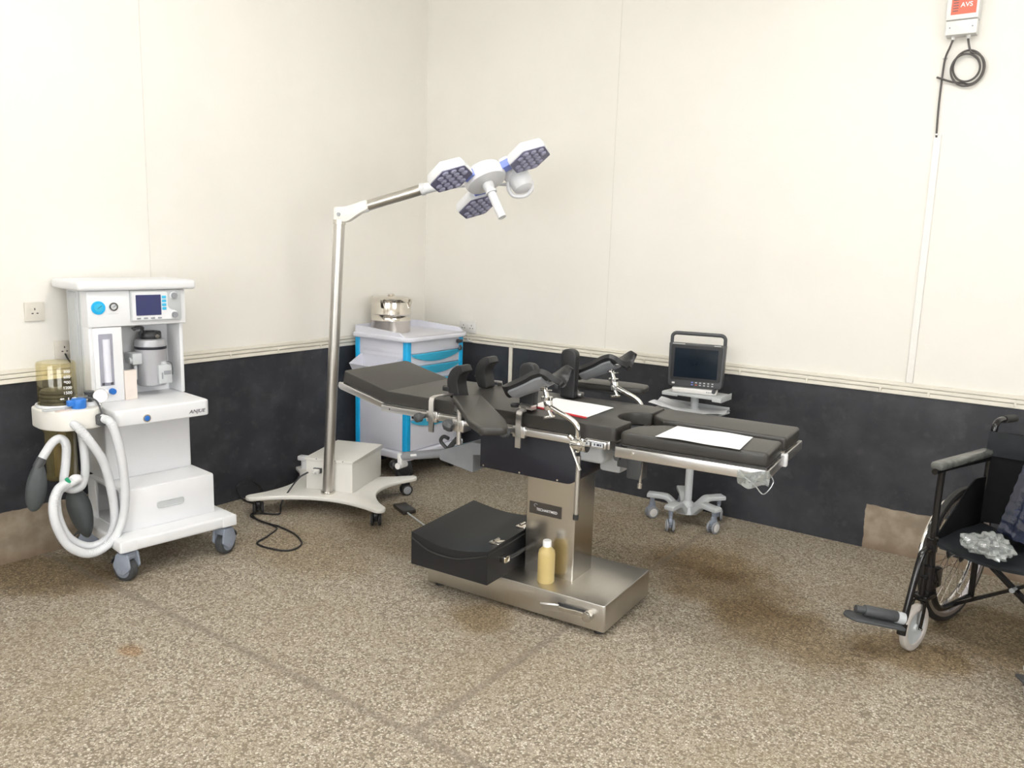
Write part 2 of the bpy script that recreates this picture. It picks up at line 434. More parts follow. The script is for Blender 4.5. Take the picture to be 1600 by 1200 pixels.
for x in (WX0, (2*WX0+WX1)/3, (WX0+2*WX1)/3, WX1): wn.box(x-.025, x+.025, RY-.12, RY-.04, WZ0, WZ1)
for z_ in (WZ0, WZ1): wn.box(WX0, WX1, RY-.12, RY-.04, z_-.025, z_+.025)
wn = structure(wn.obj('added_window_1', 'fixture'))
pane = B().box(WX0, WX1, RY-.085, RY-.075, WZ0, WZ1).obj('fill_light_pane', 'fill_glow', wn)
structure(B().box(-.15, RX+.15, RY-.15, .15, RH, RH+.1).obj('ceiling', 'ceil'))

def trunking_left():
    b = B()
    for i, (z0, z1, d) in enumerate(((.862, .884, .014), (.887, .905, .017), (.908, .927, .012))):
        b.box(0, d, RY, 0, z0, z1, .002, 1)
    for k in range(10):
        y = -.35-k*.34; b.box(0, .0185, y, y+.012, .872, .907, .002, 1)
    return b.obj('trim_1', 'trim')
def trunking_back():
    b = B()
    for i, (z0, z1, d) in enumerate(((.862, .884, .014), (.887, .905, .017), (.908, .927, .012))):
        b.box(.02, RX, -d, 0, z0, z1, .002, 1)
    for k in range(14):
        x = .45+k*.33+(k % 3)*.05; b.box(x, x+.012, -.0185, 0, .870, .905, .002, 1)
    return b.obj('trim_2', 'trim')
structure(trunking_left()); structure(trunking_back())
structure(B().box(.790, .816, -.014, 0, 0, .862, .002, 1).obj('trim_3', 'trim'))         # upright cover strip below the trunking
structure(B().box(3.312, 3.346, -.012, 0, .928, 2.165, .002, 1).obj('trim_4', 'trimw'))    # upright cable cover under the wall unit
structure(B().box(0, .0025, -2.172, -2.168, .927, RH, 0).obj('trim_5', 'seam'))             # sheet joints in the wall lining
structure(B().box(1.535, 1.539, -.002, 0, .927, RH, 0).obj('trim_6', 'seam'))

# ------------------------------------------------------------------ ceiling lights (out of frame, they light the room)
def ceiling_light(x, y, z, label, rz=0.):
    t = thing('fluorescent_light', label, 'ceiling light', (x, y, z), rz, 'twin tube ceiling lights')
    B().box(-.64, .64, -.06, .06, .02, .07, .008).box(-.62, -.60, -.05, .05, -.035, .02).box(.60, .62, -.05, .05, -.035, .02).obj('housing', 'fixture', t)
    for s in (-1, 1):
        B().cyl((-.595, s*.028, -.008), (.595, s*.028, -.008), .0135, seg=14).obj('tube', 'tube_on', t)
    if z < RH-.08:
        [B().cyl((x_, 0, .07), (x_, 0, RH-z), .008).obj('drop_rod', 'fixture', t) for x_ in (-.4, .4)]
    return t
ceiling_light(2.15, -2.5, 3.525, 'twin tube ceiling light nearest the room corner', 90)
ceiling_light(3.7, -2.6, 3.525, 'twin tube ceiling light above the foot of the operating table')
ceiling_light(2.3, -5.0, 3.525, 'added unseen twin tube fill light at the near left of the room', 90)  # added fixture, evens out the room light
ceiling_light(4.5, -5.1, 3.525, 'added unseen twin tube fill light at the near right of the room')  # likewise added behind the viewer for more even light

# ------------------------------------------------------------------ casters
def swivel_caster(parent, loc, rz, h, r, w, housing, tyre, hub, twin=False, brake=False):
    b = B()
    b.cyl((0, 0, h-.035), (0, 0, h), r*.34, r*.40, 16)
    if twin:
        b.box(-w*.18, w*.18, -r*.45, r*.55, r*.7, h-.03, .004)
        b.prism(rounded([(-r*.55, r*1.0), (r*.3, r*1.0), (r*.7, r*1.7), (r*.55, r*2.25), (-r*.45, r*2.25), (-r*.75, r*1.8)], .01), -w*.19, w*.19, SIDE, .003)
    else:
        pol = rounded([(-r*.55, h-.012), (r*.55, h-.012), (r*.95, r*1.35), (r*.55, r*.75), (-r*.0, r*.62), (-r*.75, r*1.2)], .012)
        b.prism(pol, -w*.62, -w*.42, SIDE, .003); b.prism(pol, w*.42, w*.62, SIDE, .003)
        b.box(-w*.6, w*.6, -r*.5, r*.55, h-.045, h-.01, .006)
        b.cyl((-w*.66, r*.25, r), (w*.66, r*.25, r), r*.25, seg=14)
    c = b.obj('caster', housing, parent); c.location = loc; c.rotation_euler = (0, 0, math.radians(rz))
    wb = B()
    cy = 0. if twin else r*.25
    prof = lambda x0, x1: [(0, x0), (r*.6, x0), (r*.92, x0+.002), (r, x0+.006), (r, x1-.006), (r*.92, x1-.002), (r*.6, x1), (0, x1)]
    mx = axes((0, cy, r), (0, 1, 0), (0, 0, 1), (1, 0, 0))
    spans = ((-w*.5, -w*.2), (w*.2, w*.5)) if twin else ((-w*.36, w*.36),)
    for a0, a1 in spans: wb.lathe(prof(a0, a1), mx, 24)
    wh = wb.obj('wheel', tyre, c)
    for a0, a1 in ((-w*.515, -w*.49), (w*.49, w*.515)) if twin else ((-w*.385, -w*.35), (w*.35, w*.385)):
        hb = B().lathe([(0, a0), (r*.66, a0), (r*.70, (a0+a1)/2), (r*.66, a1), (0, a1)], mx, 20)
        hb.obj('wheel_cap', hub, c)
    if brake:
        B().strap([(0, r*.4, h-.03), (0, r*1.05, h-.04), (0, r*1.35, h-.055), (0, r*1.45, h-.075)], w*.5, .006, (1, 0, 0)).obj('brake_pedal', 'dgrey', c)
    return c

# ------------------------------------------------------------------ anaesthesia machine
def anaesthesia_machine():
    t = thing('anaesthesia_machine', 'tall white wheeled anaesthesia machine with screen, vaporiser and clear breathing hoses by the left wall', 'anaesthesia machine', (.42, -2.45, 0), 83.6)
    B().prism(rounded([(-.288, -.262), (.288, -.262), (.272, .30), (-.272, .30)], .03), .150, .206, None, .012, 3).obj('base_plate', 'white', t)
    for x0, x1 in ((-.286, -.205), (.205, .286)): B().prism(rect(x0, x1, -.2645, -.235, .012), .152, .204, None, .004).obj('corner_cap', 'white', t)
    c = swivel_caster(t, (-.235, -.215, 0), 25, .150, .056, .060, 'blugrey', 'dgrey', 'blugrey', brake=True)
    copy_part(c, t, (.235, -.215, 0), -70); copy_part(c, t, (-.225, .23, 0), 60); copy_part(c, t, (.225, .23, 0), 20)
    # lower box: open at its left side
    b = B()
    b.box(-.226, .226, -.155, -.143, .206, .402, .005, 2).box(-.226, .226, -.150, .22, .391, .405, .005, 2)
    b.box(.212, .226, -.15, .22, .206, .400, .003).box(-.226, .226, .208, .22, .206, .400)
    b.box(-.226, -.214, -.15, -.095, .206, .400, .003).box(-.226, -.214, .13, .22, .206, .400, .003).box(-.22, .22, -.15, .22, .206, .214)
    b.box(.0, .212, -.143, .208, .214, .391)
    lb = b.obj('lower_cabinet', 'white', t)
    h = B().prism(rounded([(-.058, .292), (.066, .292), (.066, .318), (-.058, .318)], .012), -.0005, .0015, axes((0, -.1558, 0), (1, 0, 0), (0, 0, 1), (0, -1, 0)))
    h.tube([(x, -.1565, z) for x, z in rounded([(-.060, .290), (.068, .290), (.068, .320), (-.060, .320)], .013)], .0032, 8, 1, True, False)
    h.obj('recessed_handle', 'lgrey', lb, label='shallow grip slot')
    # rear column below the shelf
    B().box(-.20, .216, .045, .30, .40, .705, .012, 3).obj('rear_column', 'white', t)
    # shelf
    sh = B().prism(rounded([(-.228, -.142), (.228, -.142), (.232, .30), (-.232, .30)], [.035, .035, .01, .01], 6), .700, .776, None, .010, 3).obj('work_shelf', 'white', t)
    B().lathe([(0, .006), (.017, .006), (.019, .003), (.019, 0)], axes((-.086, -.142, .727), (1, 0, 0), (0, 0, 1), (0, -1, 0)), 24).obj('button_ring', 'chrome', sh)
    B().lathe([(0, .009), (.010, .009), (.0125, .0065), (.0125, 0)], axes((-.086, -.142, .727), (1, 0, 0), (0, 0, 1), (0, -1, 0)), 20).obj('power_button', 'blue', sh, label='round blue push button')
    text('ANJUE', 'maker_lettering', 'ink', sh, (.158, -.1432, .727), (1, 0, 0), (0, 0, 1), .017, shear=.25, width=.084)
    # upper housing
    b = B()
    b.box(-.232, -.212, .092, .33, .776, 1.302, .006).box(.214, .234, .12, .33, .776, 1.302, .006)
    b.box(-.22, .225, .255, .33, .776, 1.302).box(-.10, -.084, .11, .31, .776, 1.14)
    b.obj('upper_housing', 'white', t)
    B().box(-.236, -.230, .16, .185, .79, 1.30, .002).box(-.240, -.230, .20, .30, .80, 1.29, .006).obj('side_rail', 'lgrey', t)
    B().prism(rounded([(-.282, .055), (.280, .055), (.280, .375), (-.282, .375)], .02), 1.302, 1.347, None, .014, 3).obj('top_tray', 'white', t)
    cp = B().box(-.234, .234, .085, .32, 1.132, 1.300, .006, 2).obj('control_panel', 'white', t)
    def disc(r, d, x, z, name, m, par, y=.085): return B().lathe([(0, d), (r*.94, d), (r, d-.002), (r, 0)], axes((x, y, z), (1, 0, 0), (0, 0, 1), (0, -1, 0)), 28).obj(name, m, par)
    for x, z, r, m1, nm in ((-.186, 1.223, .031, 'cyan', 'blue'), (-.118, 1.226, .021, 'chrome', 'silver')):
        disc(r, .008, x, z, 'pressure_gauge', m1, cp)
        disc(r*.66, .009, x, z, 'gauge_dial', 'lgrey' if nm == 'silver' else 'cyan2', cp)
        B().box(-.001, .001, -.0005, .0005, -r*.2, r*.55, 0, 1, Matrix.Translation((x, .0752, z)) @ Matrix.Rotation(.95, 4, 'Y')).obj('gauge_needle', 'ink', cp)
    B().box(-.14, -.096, .0845, .0855, 1.192, 1.194).obj('gauge_marking', 'lgrey', cp)
    mod = B().prism(rounded([(-.042, 1.152), (.206, 1.152), (.206, 1.300), (-.042, 1.300)], .006), 0, .012, axes((0, .085, 0), (1, 0, 0), (0, 0, 1), (0, -1, 0)), .003).obj('monitor_module', 'lgrey', t)
    F = lambda d: axes((0, .073+d, 0), (1, 0, 0), (0, 0, 1), (0, -1, 0))
    B().prism(rounded([(-.036, 1.158), (.150, 1.158), (.184, 1.158), (.184, 1.195), (.150, 1.205), (.137, 1.22), (.137, 1.292), (-.036, 1.292)], [.004, 0, .008, .012, .012, .01, .012, .004]), 0, .002, F(0), .0008, 1).obj('white_fascia', 'white', mod)
    B().prism(rect(-.018, .103, 1.180, 1.278, .003), 0, .004, F(0)).obj('display', 'screen', mod)
    for k in range(4): B().prism(rect(.108, .129, 1.203+k*.0185, 1.2165+k*.0185, .003), 0, .005, F(0), .001, 1).obj('soft_key', 'cyan2', mod)
    for k in range(4): B().prism(rounded([(-.017+k*.034, 1.162), (.003+k*.034, 1.162), (.003+k*.034, 1.170), (-.017+k*.034, 1.170)], .004), 0, .005, F(0), .001, 1).obj('round_key', 'mgrey', mod)
    for z in (1.272, 1.178):
        disc(.019, .004, .168, z, 'knob_collar', 'white', mod, .073)
        disc(.0145, .016, .168, z, 'rotary_knob', 'mgrey', mod, .073)
    # flow meter panel
    fp = B().box(-.214, -.082, .088, .13, .776, 1.130, .005).obj('flowmeter_panel', 'white', t)
    Ff = axes((0, .088, 0), (1, 0, 0), (0, 0, 1), (0, -1, 0))
    B().prism(rect(-.192, -.128, .855, 1.100, .004), 0, .003, Ff, .001, 1).obj('flowmeter_window', 'flowwin', fp, label='tall translucent grey window')
    B().cyl((-.158, .0865, .872), (-.158, .0865, 1.075), .017, seg=20).obj('flow_tube', 'lilac', fp)
    for x in (-.180, -.140): B().box(x-.006, x+.006, .0835, .087, .858, .871, .001).obj('tube_foot', 'dgrey', fp)
    B().lathe([(0, .022), (.012, .022), (.0145, .018), (.0145, 0)], axes((-.142, .088, .827), (1, 0, 0), (0, 0, 1), (0, -1, 0)), 20).obj('flow_knob', 'blue', fp, label='small blue knob')
    B().lathe([(0, .016), (.009, .016), (.011, .012), (.011, 0)], axes((-.172, .088, .829), (1, 0, 0), (0, 0, 1), (0, -1, 0)), 16).obj('flow_knob', 'white', fp)
    # vaporiser
    vc = (.090, .175)
    mx = Matrix.Translation((vc[0], vc[1], 0))
    v = B().lathe([(0, .822), (.064, .822), (.070, .828), (.074, .90), (.074, 1.005)], mx, 40).lathe([(.074, 1.018), (.074, 1.040), (.068, 1.052), (.05, 1.056), (0, 1.056)], mx, 40).obj('vaporiser', 'silver', t)
    B().lathe([(.072, 1.004), (.0748, 1.005), (.0748, 1.018), (.072, 1.019)], mx, 40).obj('colour_band', 'navy', v)
    B().lathe([(0, 1.052), (.050, 1.052), (.052, 1.056), (.052, 1.082), (.048, 1.090), (.02, 1.090), (.02, 1.093), (0, 1.093)], mx, 32).obj('dial', 'black', v)
    B().cyl((.098, .122, 1.070), (.098, .112, 1.070), .011, seg=18).obj('dial_button', 'chrome', v)
    fb = B().box(.086, .155, .088, .13, .835, .930, .006).cyl((.122, .110, .928), (.122, .110, .944), .017, seg=20).obj('filler_block', 'lgrey', v)
    B().prism(rect(.112, .148, .880, .900, .002), 0, .002, Ff).prism(rect(.100, .107, .860, .892), 0, .002, Ff).obj('filler_label', 'mgrey', v)
    B().tube([(.128, .10, .944), (.145, .082, .94), (.152, .08, .91), (.154, .085, .878)], .0022, 6).obj('filler_lanyard', 'dgrey', v)
    B().box(-.02, .028, .13, .22, .935, .99, .006).box(-.005, .02, .20, .30, .945, .98).cyl((-.014, .15, .955), (-.03, .15, .955), .014, seg=14).cyl((0, .15, .93), (0, .15, .86), .008, seg=12).obj('vaporiser_mount', 'lgrey', v)
    B().tube([(.045, .175, 1.05), (.045, .16, 1.10), (.04, .15, 1.112), (.0, .12, 1.118), (-.018, .105, 1.112)], .0085, 10).ell((-.006, .112, 1.116), (.022, .012, .007)).obj('selector_lever', 'dgrey', v)
    # absorber
    pol = rounded([(-.490, .14), (-.490, -.02), (-.425, -.115), (-.30, -.115), (-.262, -.09), (-.232, .0), (-.232, .14)], [.06, .05, .04, .03, .03, .02, .02], 6)
    ab = B().prism(pol, .706, .795, None, .008, 3).obj('absorber_body', 'warm', t)
    B().box(-.30, -.20, .10, .17, .72, .78, .006).obj('absorber_arm', 'lgrey', t)
    jm = Matrix.Translation((-.392, .055, 0)) @ Matrix.Diagonal((.93, .93, 1, 1))
    B().lathe([(.092, .796), (.097, .797), (.099, .803), (.097, .808), (.088, .808)], jm, 40).obj('bellows_ring', 'white', ab)
    B().lathe([(.086, .800), (.086, .985), (.083, .992), (.080, .994), (.078, .992), (.0815, .984), (.0830, .800)], jm, 48).obj('bellows_housing', 'amber', ab, label='amber tinted clear bellows jar with a volume scale')
    B().lathe([(0, .797), (.079, .797)] + [(.079 if i % 2 else .074, .80+i*.0085) for i in range(8)] + [(.07, .870), (0, .872)], jm, 36).obj('bellows', 'dgrey', ab)
    dv = V((-.12, -1, 0)).normalized(); xd = V((1, -.12, 0)).normalized()
    for s_, z in (('300', .958), ('600', .934), ('900', .910), ('1200', .886), ('1500', .863)):
        text(s_, 'scale_number', 'paper', ab, V((-.392, .061, z))+dv*.0875+xd*.024, xd, (0, 0, 1), .013)
    # arrows of the scale
    bx = B()
    for sgn in (-1, 1):
        o = V((-.392, .061, .838))+dv*.0878+xd*(.024+sgn*.024)
        mA = axes(o, xd*sgn, (0, 0, 1), dv)
        bx.prism([(-.008, -.0022), (.002, -.0022), (.002, -.005), (.010, 0), (.002, .005), (.002, .0022), (-.008, .0022)], 0, .0006, mA)
    mA = axes(V((-.392, .061, .826))+dv*.0878+xd*.026, xd, (0, 0, 1), dv); bx.prism(rect(-.0018, .0018, -.012, .016), 0, .0006, mA)
    bx.obj('scale_arrows', 'paper', ab)
    lm = Matrix.Translation((-.400, .03, 0))
    B().lathe([(0, .470), (.058, .470), (.063, .476), (.063, .690), (.072, .692), (.074, .707)], lm, 36).obj('absorbent_canister', 'amberdark', ab, label='smoky amber clear canister')
    B().lathe([(0, .468), (.066, .468), (.068, .474), (.068, .486), (.064, .488)], lm, 36).lathe([(.064, .692), (.07, .693), (.07, .706), (.064, .706)], lm, 36).obj('canister_ring', 'amberdark', ab)
    B().box(-.402, -.386, .0, .06, .50, .68, .004).cyl((-.40, .03, .476), (-.40, .03, .62), .03, seg=20).obj('canister_core', 'peach', ab)
    B().cyl((-.345, -.055, .795), (-.345, -.055, .838), .030, seg=24, bev=.003).box(-.395, -.36, -.07, -.045, .808, .834, .004).obj('valve_knob', 'blue', ab, label='bright blue valve knob')
    B().lathe([(0, .797), (.030, .797), (.031, .795)], Matrix.Translation((-.418, -.075, 0)) @ Matrix.Diagonal((1.1, .6, 1, 1)), 24).obj('valve_window', 'peach', ab)
    B().prism(rounded(rect(-.49, -.40, -.055, -.03), .008), .795, .803, None, .002).obj('latch', 'lgrey', ab)
    B().lathe([(.026, .0), (.034, .0), (.036, .012), (.030, .03), (.024, .03)], axes((-.280, -.01, .782), (1, 0, 0), (0, 1, 0), (0, 0, 1)), 24).obj('valve_dome', 'white', ab)
    pg = B().lathe([(0, .014), (.031, .014), (.034, .010), (.034, -.012), (0, -.014)], axes((-.250, -.045, .835), (.97, -.2, 0), (.05, .25, .97), (-.2, -.95, .26)), 30).obj('airway_gauge', 'chrome', ab)
    B().lathe([(0, .0148), (.030, .0148)], axes((-.250, -.045, .835), (.97, -.2, 0), (.05, .25, .97), (-.2, -.95, .26)), 30).obj('gauge_face', 'lilac', ab)
    B().cyl((-.250, -.045, .800), (-.262, -.045, .770), .009, seg=12).obj('gauge_stem', 'chrome', ab)
    B().cyl((-.288, -.03, .846), (-.288, -.03, .860), .020, .024, 20).cyl((-.288, -.03, .80), (-.288, -.03, .846), .008, seg=12).obj('relief_knob', 'dgrey', ab)
    B().tube([(-.335, -.04, .828), (-.31, -.06, .838), (-.283, -.085, .825), (-.276, -.11, .79), (-.277, -.125, .755)], .0042, 8).obj('sensor_lead', 'dgrey', ab)
    B().box(-.300, -.255, -.150, -.105, .722, .765, .004).cyl((-.30, -.13, .765), (-.285, -.13, .769), .007, seg=8).obj('hose_connector', 'dgrey', ab)
    # corrugated hoses (each a single loop)
    B().tube([(-.395, -.10, .742), (-.375, -.13, .715), (-.34, -.145, .655), (-.292, -.145, .56), (-.262, -.14, .43), (-.25, -.135, .28), (-.278, -.13, .195), (-.36, -.13, .172), (-.44, -.13, .225), (-.478, -.125, .31), (-.487, -.12, .40), (-.467, -.11, .452), (-.428, -.10, .468)], .0195, 12, 22, ribs=.035).obj('breathing_hose', 'hose', t)
    B().tube([(-.285, -.13, .752), (-.258, -.165, .735), (-.238, -.18, .65), (-.220, -.18, .52), (-.218, -.18, .37), (-.245, -.178, .25), (-.305, -.178, .178), (-.385, -.175, .158), (-.462, -.17, .212), (-.503, -.16, .31), (-.505, -.14, .40), (-.475, -.12, .46), (-.430, -.105, .478)], .0195, 12, 22, ribs=.035).obj('breathing_hose', 'hose', t)
    yp = B().tube([(-.455, -.10, .455), (-.415, -.10, .475), (-.38, -.095, .485)], .020, 12).ell((-.395, -.10, .487), (.028, .022, .022)).obj('y_connector', 'white', t)
    B().cyl((-.428, -.115, .482), (-.438, -.12, .502), .010, .008, 12).obj('port_cap', 'green', yp, label='small green cap')
    B().tube([(-.520, -.07, .585), (-.497, -.07, .622), (-.465, -.07, .662), (-.435, -.07, .672), (-.414, -.07, .640), (-.420, -.07, .56), (-.432, -.07, .47), (-.405, -.07, .435), (-.362, -.07, .442), (-.338, -.06, .50), (-.334, -.05, .60), (-.336, -.03, .71)], .0185, 12, 20, ribs=.03).obj('bag_hose', 'hose', t)
    B().cyl((-.512, -.07, .598), (-.536, -.07, .560), .021, .019, 18).obj('bag_collar', 'dgrey', t)
    bag = lambda p: V((p.x*(1-.28*p.z/.13), p.y*(1-.3*p.z/.13), p.z))
    B().ell((-.543, -.07, .475), (.042, .030, .108), None, 24, lambda p: V((p.x*(1-.12*p.z/.108)+p.z*.14, p.y, p.z))).obj('breathing_bag', 'greyrub', t, label='limp grey rubber bag')
    B().ell((-.345, .0, .295), (.050, .05, .125), None, 24, lambda p: V((p.x*(1+.25*p.z/.125)-p.z*.18, p.y, p.z))).tube([(-.335, .0, .42), (-.345, -.02, .45), (-.36, -.05, .46)], .018, 12).obj('test_lung', 'greyrub', t, label='dark grey rubber bag behind the hose loop')
anaesthesia_machine()
M_ANA = Matrix.Translation((.42, -2.45, 0)) @ Matrix.Rotation(math.radians(83.6), 4, 'Z')
cb = B().box(-.030, .030, -.012, .012, 0, .142, .0015, 1).obj('carton', 'carton')
tag(cb, 'small upright cream carton on the shelf of the anaesthesia machine', 'carton', M_ANA @ V((-.052, .10, .776)), 88)

# ------------------------------------------------------------------ operating table
def operating_table():
    t = thing('operating_table', 'steel operating table with black padded top and leg holders in mid room', 'operating table', (2.13, -1.61, 0), 3.5)
    # base
    bs = B().prism(rect(-.455, .452, -.243, .222, .012), .022, .140, None, .005, 2).obj('base', 'steelh', t)
    for x, y in ((-.41, -.20), (-.41, .18), (.41, -.20), (.41, .18)):
        B().cyl((x, y, 0), (x, y, .024), .022, .018, 18).obj('levelling_foot', 'rubber', bs)
    # pump pedal on the front of the base
    p = B().cyl((.385, -.243, .088), (.385, -.282, .088), .021, seg=24, bev=.003).strap([(.385, -.272, .092), (.34, -.278, .096), (.29, -.278, .093), (.25, -.278, .094)], .014, .010, (0, 0, 1)).obj('pump_pedal', 'steel', t)
    B().strap([(.262, -.277, .094), (.225, -.295, .096), (.188, -.300, .092)], .046, .008, (0, -.55, .8)).obj('pedal_plate', 'railsteel', p)
    B().box(.235, .372, -.2440, -.2415, .074, .100).obj('pedal_slot', 'dgrey', bs)
    # column
    col = B().prism(rect(-.018, .226, -.102, .082, .006), .139, .700, None, 0).obj('column', 'steel', t)
    np_ = B().prism(rect(.000, .160, .408, .462, .002), 0, .002, axes((0, -.102, 0), (1, 0, 0), (0, 0, 1), (0, -1, 0))).obj('name_plate', 'bronze', col)
    text('TECHARTMED', 'maker_lettering', 'paper', col, (.088, -.1045, .430), (1, 0, 0), (0, 0, 1), .012, width=.104)
    B().tube([(.030, -.1043, .440), (.024, -.1043, .447), (.030, -.1043, .454), (.040, -.1043, .451)], .0009, 5).obj('emblem', 'lgrey', col)
    # bellows cover below the top (blue-black sheet box with one rounded corner)
    cv = B().prism(rounded([(-.205, .602), (.270, .602), (.270, .775), (-.205, .775)], [0, .05, 0, 0], 8), -.20, .20, axes((0, 0, 0), (1, 0, 0), (0, 0, 1), (0, -1, 0)), .003).obj('column_shroud', 'navy', t)
    for x in (-.185, .0, .185): B().lathe([(0, .003), (.004, .003), (.005, 0)], axes((x, -.2, .612), (1, 0, 0), (0, 0, 1), (0, -1, 0)), 10).obj('shroud_screw', 'chrome', cv)
    B().box(.20, .37, -.17, .17, .700, .785, .02, 3).box(.30, .40, -.05, .08, .64, .74, .015).obj('top_carrier', 'lgrey', t)
    # sub frame + rails
    B().box(-.70, .425, -.225, .225, .792, .826, .003).obj('top_frame', 'dgrey', t)
    for y0, y1 in ((-.272, -.262), (.262, .272)):
        r = B().box(-.712, .430, y0, y1, .795, .824, .0025).obj('side_rail', 'railsteel', t)
        for x in (-.68, -.40, -.02, .40):
            B().cyl((x, min(y0, y1, key=abs), .81), (x, .225 if y0 > 0 else -.225, .81), .009, seg=12).obj('rail_spacer', 'railsteel', r)
        if y0 < 0:
            B().prism(rect(.365, .422, .799, .820), 0, .0012, axes((0, y0, 0), (1, 0, 0), (0, 0, 1), (0, -1, 0))).obj('rail_plate', 'bronze', r)
            B().prism(rect(.369, .418, .801, .818), 0, .0016, axes((0, y0, 0), (1, 0, 0), (0, 0, 1), (0, -1, 0))).obj('rail_plate_face', 'lgrey', r)
            for k, (x, w) in enumerate(((.379, .006), (.391, .012), (.405, .006))):
                B().prism(rect(x, x+w, .805, .814), 0, .002, axes((0, y0, 0), (1, 0, 0), (0, 0, 1), (0, -1, 0))).obj('plate_symbol', 'ink', r)
            B().cyl((-.66, y0, .81), (-.66, y0-.002, .81), .004, seg=10).obj('rail_screw', 'chrome', r)
    B().box(-.712, .440, -.268, -.235, .826, .829).box(-.712, .440, .235, .268, .826, .829).box(.430, .442, -.262, .262, .795, .829, .002).obj('edge_strip', 'railsteel', t)
    # pads
    n = 14; R = .105
    notch = [(.462-math.sin(PI*k/n)*R*.95, R*math.cos(PI*k/n)) for k in range(n+1)]
    outline = [(-.712, -.240), (.462, -.262)] + [(x, -y) for x, y in notch] + [(.462, .262), (-.712, .240)]
    pol = rounded(outline, [.004, .02] + [.012] + [0]*(n-1) + [.012] + [.02, .004], 4)
    B().prism(pol, .829, .884, None, .013, 4).obj('seat_pad', 'greyvinyl', t)
    MH = rot4('Y', 13.5, (-.712, 0, .829))
    hd = B().prism(rounded([(-1.0, -.235), (-.712, -.240), (-.712, .240), (-1.0, .235)], [.02, .004, .004, .02]), .829, .884, MH, .013, 4).obj('head_pad', 'greyvinyl', t)
    hb = B()
    for y0, y1 in ((-.250, -.240), (.240, .250)):
        hb.prism(rounded([(-1.005, .803), (-.99, .795), (-.700, .800), (-.700, .828), (-1.005, .828)], .008), -y1, -y0, MH @ FRONT, .002)
    hb.box(-1.0, -.985, -.24, .24, .80, .826, .003, 2, MH); hb.box(-.98, -.73, -.22, .22, .815, .829, 0, 1, MH)
    hb.cyl((-.705, -.262, .815), (-.705, .262, .815), .010, seg=14)
    hb.obj('head_section_frame', 'railsteel', t)
    # leg sections
    for sgn, y0, y1, x0 in ((-1, -.268, -.032, .470), (1, .045, .288, .452)):
        ML = rot4('Z', 2.0 if sgn < 0 else 0.5, (.47, 0, 0))
        inner = y1 if sgn < 0 else y0; outer = y0 if sgn < 0 else y1
        if sgn < 0: pol = rounded([(x0, y0), (1.035, y0), (1.035, y1), (x0+.115, y1), (x0+.02, y1-.085)], [.03, .02, .02, .03, .03])
        else: pol = rounded([(x0+.01, y0+.07), (x0+.09, y0), (1.035, y0), (1.035, y1), (x0, y1)], [.03, .03, .02, .02, .03])
        lp = B().prism(pol, .822, .876, ML, .013, 4).obj('leg_pad', 'greyvinyl', t)
        B().tube([ML @ V((x, y, .8235)) for x, y in rounded([(x0+.01, y0-.0), (1.034, y0-.0), (1.034, y1+.0), (x0+.11, y1)], .02)], .003, 6, 1, False, False).obj('pad_piping', 'rubber', lp)
        f = B()
        ya, yb = (outer-.012, outer-.002) if sgn < 0 else (outer+.002, outer+.012)
        f.box(.462, 1.035, ya, yb, .776, .818, .003, 2, ML)
        f.box(1.035, 1.045, min(y0, y1)-.012, max(y0, y1)+.012, .782, .818, .003, 2, ML)
        f.box(.50, 1.03, y0+.02, y1-.02, .808, .822, 0, 1, ML)
        lf = f.obj('leg_section_frame', 'railsteel', t)
        if sgn < 0:
            B().box(1.030, 1.054, -.004, .022, .775, .822, .003).obj('stop_block', 'white', t)
            w = B().tube([ML @ V(p) for p in ((.95, ya-.004, .79), (1.0, ya-.014, .765), (1.035, ya-.012, .735), (1.06, ya+.01, .775), (1.045, ya+.02, .80))], .0022, 6)
            w.sheet(lambda u, v: ML @ V((.94+.11*u, ya-.012-.012*math.sin(u*9+v*4), .812-.055*v-.01*math.sin(u*5))), 8, 5, .0008).obj('plastic_wrapping', 'plastic', lf, label='torn clear plastic wrapping')
            B().cyl(ML @ V((.535, ya, .80)), ML @ V((.535, ya-.006, .80)), .006, seg=10).obj('frame_screw', 'chrome', lf)
        j = B()
        yc = -.12 if sgn < 0 else .16
        j.cyl((.44, yc-.09, .795), (.44, yc+.09, .795), .016, seg=16).box(.425, .49, yc-.03, yc+.03, .70, .80, .006).box(.47, .535, yc-.035, yc+.035, .66, .79, .008)
        j.cyl((.458, yc-.11, .76), (.458, yc-.075, .76), .013, seg=12)
        lj = j.obj('leg_hinge', 'dgrey', t)
        if sgn < 0: B().cyl((.530, yc-.02, .79), (.530, yc-.03, .645), .006, seg=10).cyl((.530, yc-.03, .650), (.530, yc-.031, .630), .010, seg=12).box(.505, .555, yc-.03, yc+.01, .765, .80, .004).obj('lock_lever', 'steel', lj)
    # rail clamps with padded supports
    def brace(x, sgn, kind, xc):
        yr = sgn*.280
        c = B()
        c.strap([(xc, yr, .742), (xc, yr, .880), (xc, yr-sgn*.006, .893), (xc+.01, yr-sgn*.02, .900), (x, sgn*.215, .905), (x, sgn*.17, .905)], .026, .008, (1, 0, 0))
        c.box(xc-.03, xc+.03, min(yr, yr-sgn*.022), max(yr, yr-sgn*.022), .785, .835, .004)
        cl = c.obj('clamp_bracket', 'railsteel', t)
        k = B(); kx = xc-.045
        k.cyl((kx, sgn*.276, .806), (kx, sgn*.300, .806), .010, seg=12)
        k.lathe([(0, .0), (.014, .0), (.022, .01), (.020, .03), (.012, .036), (0, .037)], axes((kx, sgn*.296, .806), (1, 0, 0), (0, 0, -sgn), (0, sgn, 0)), 12)
        k.obj('clamp_knob', 'dgrey', cl)
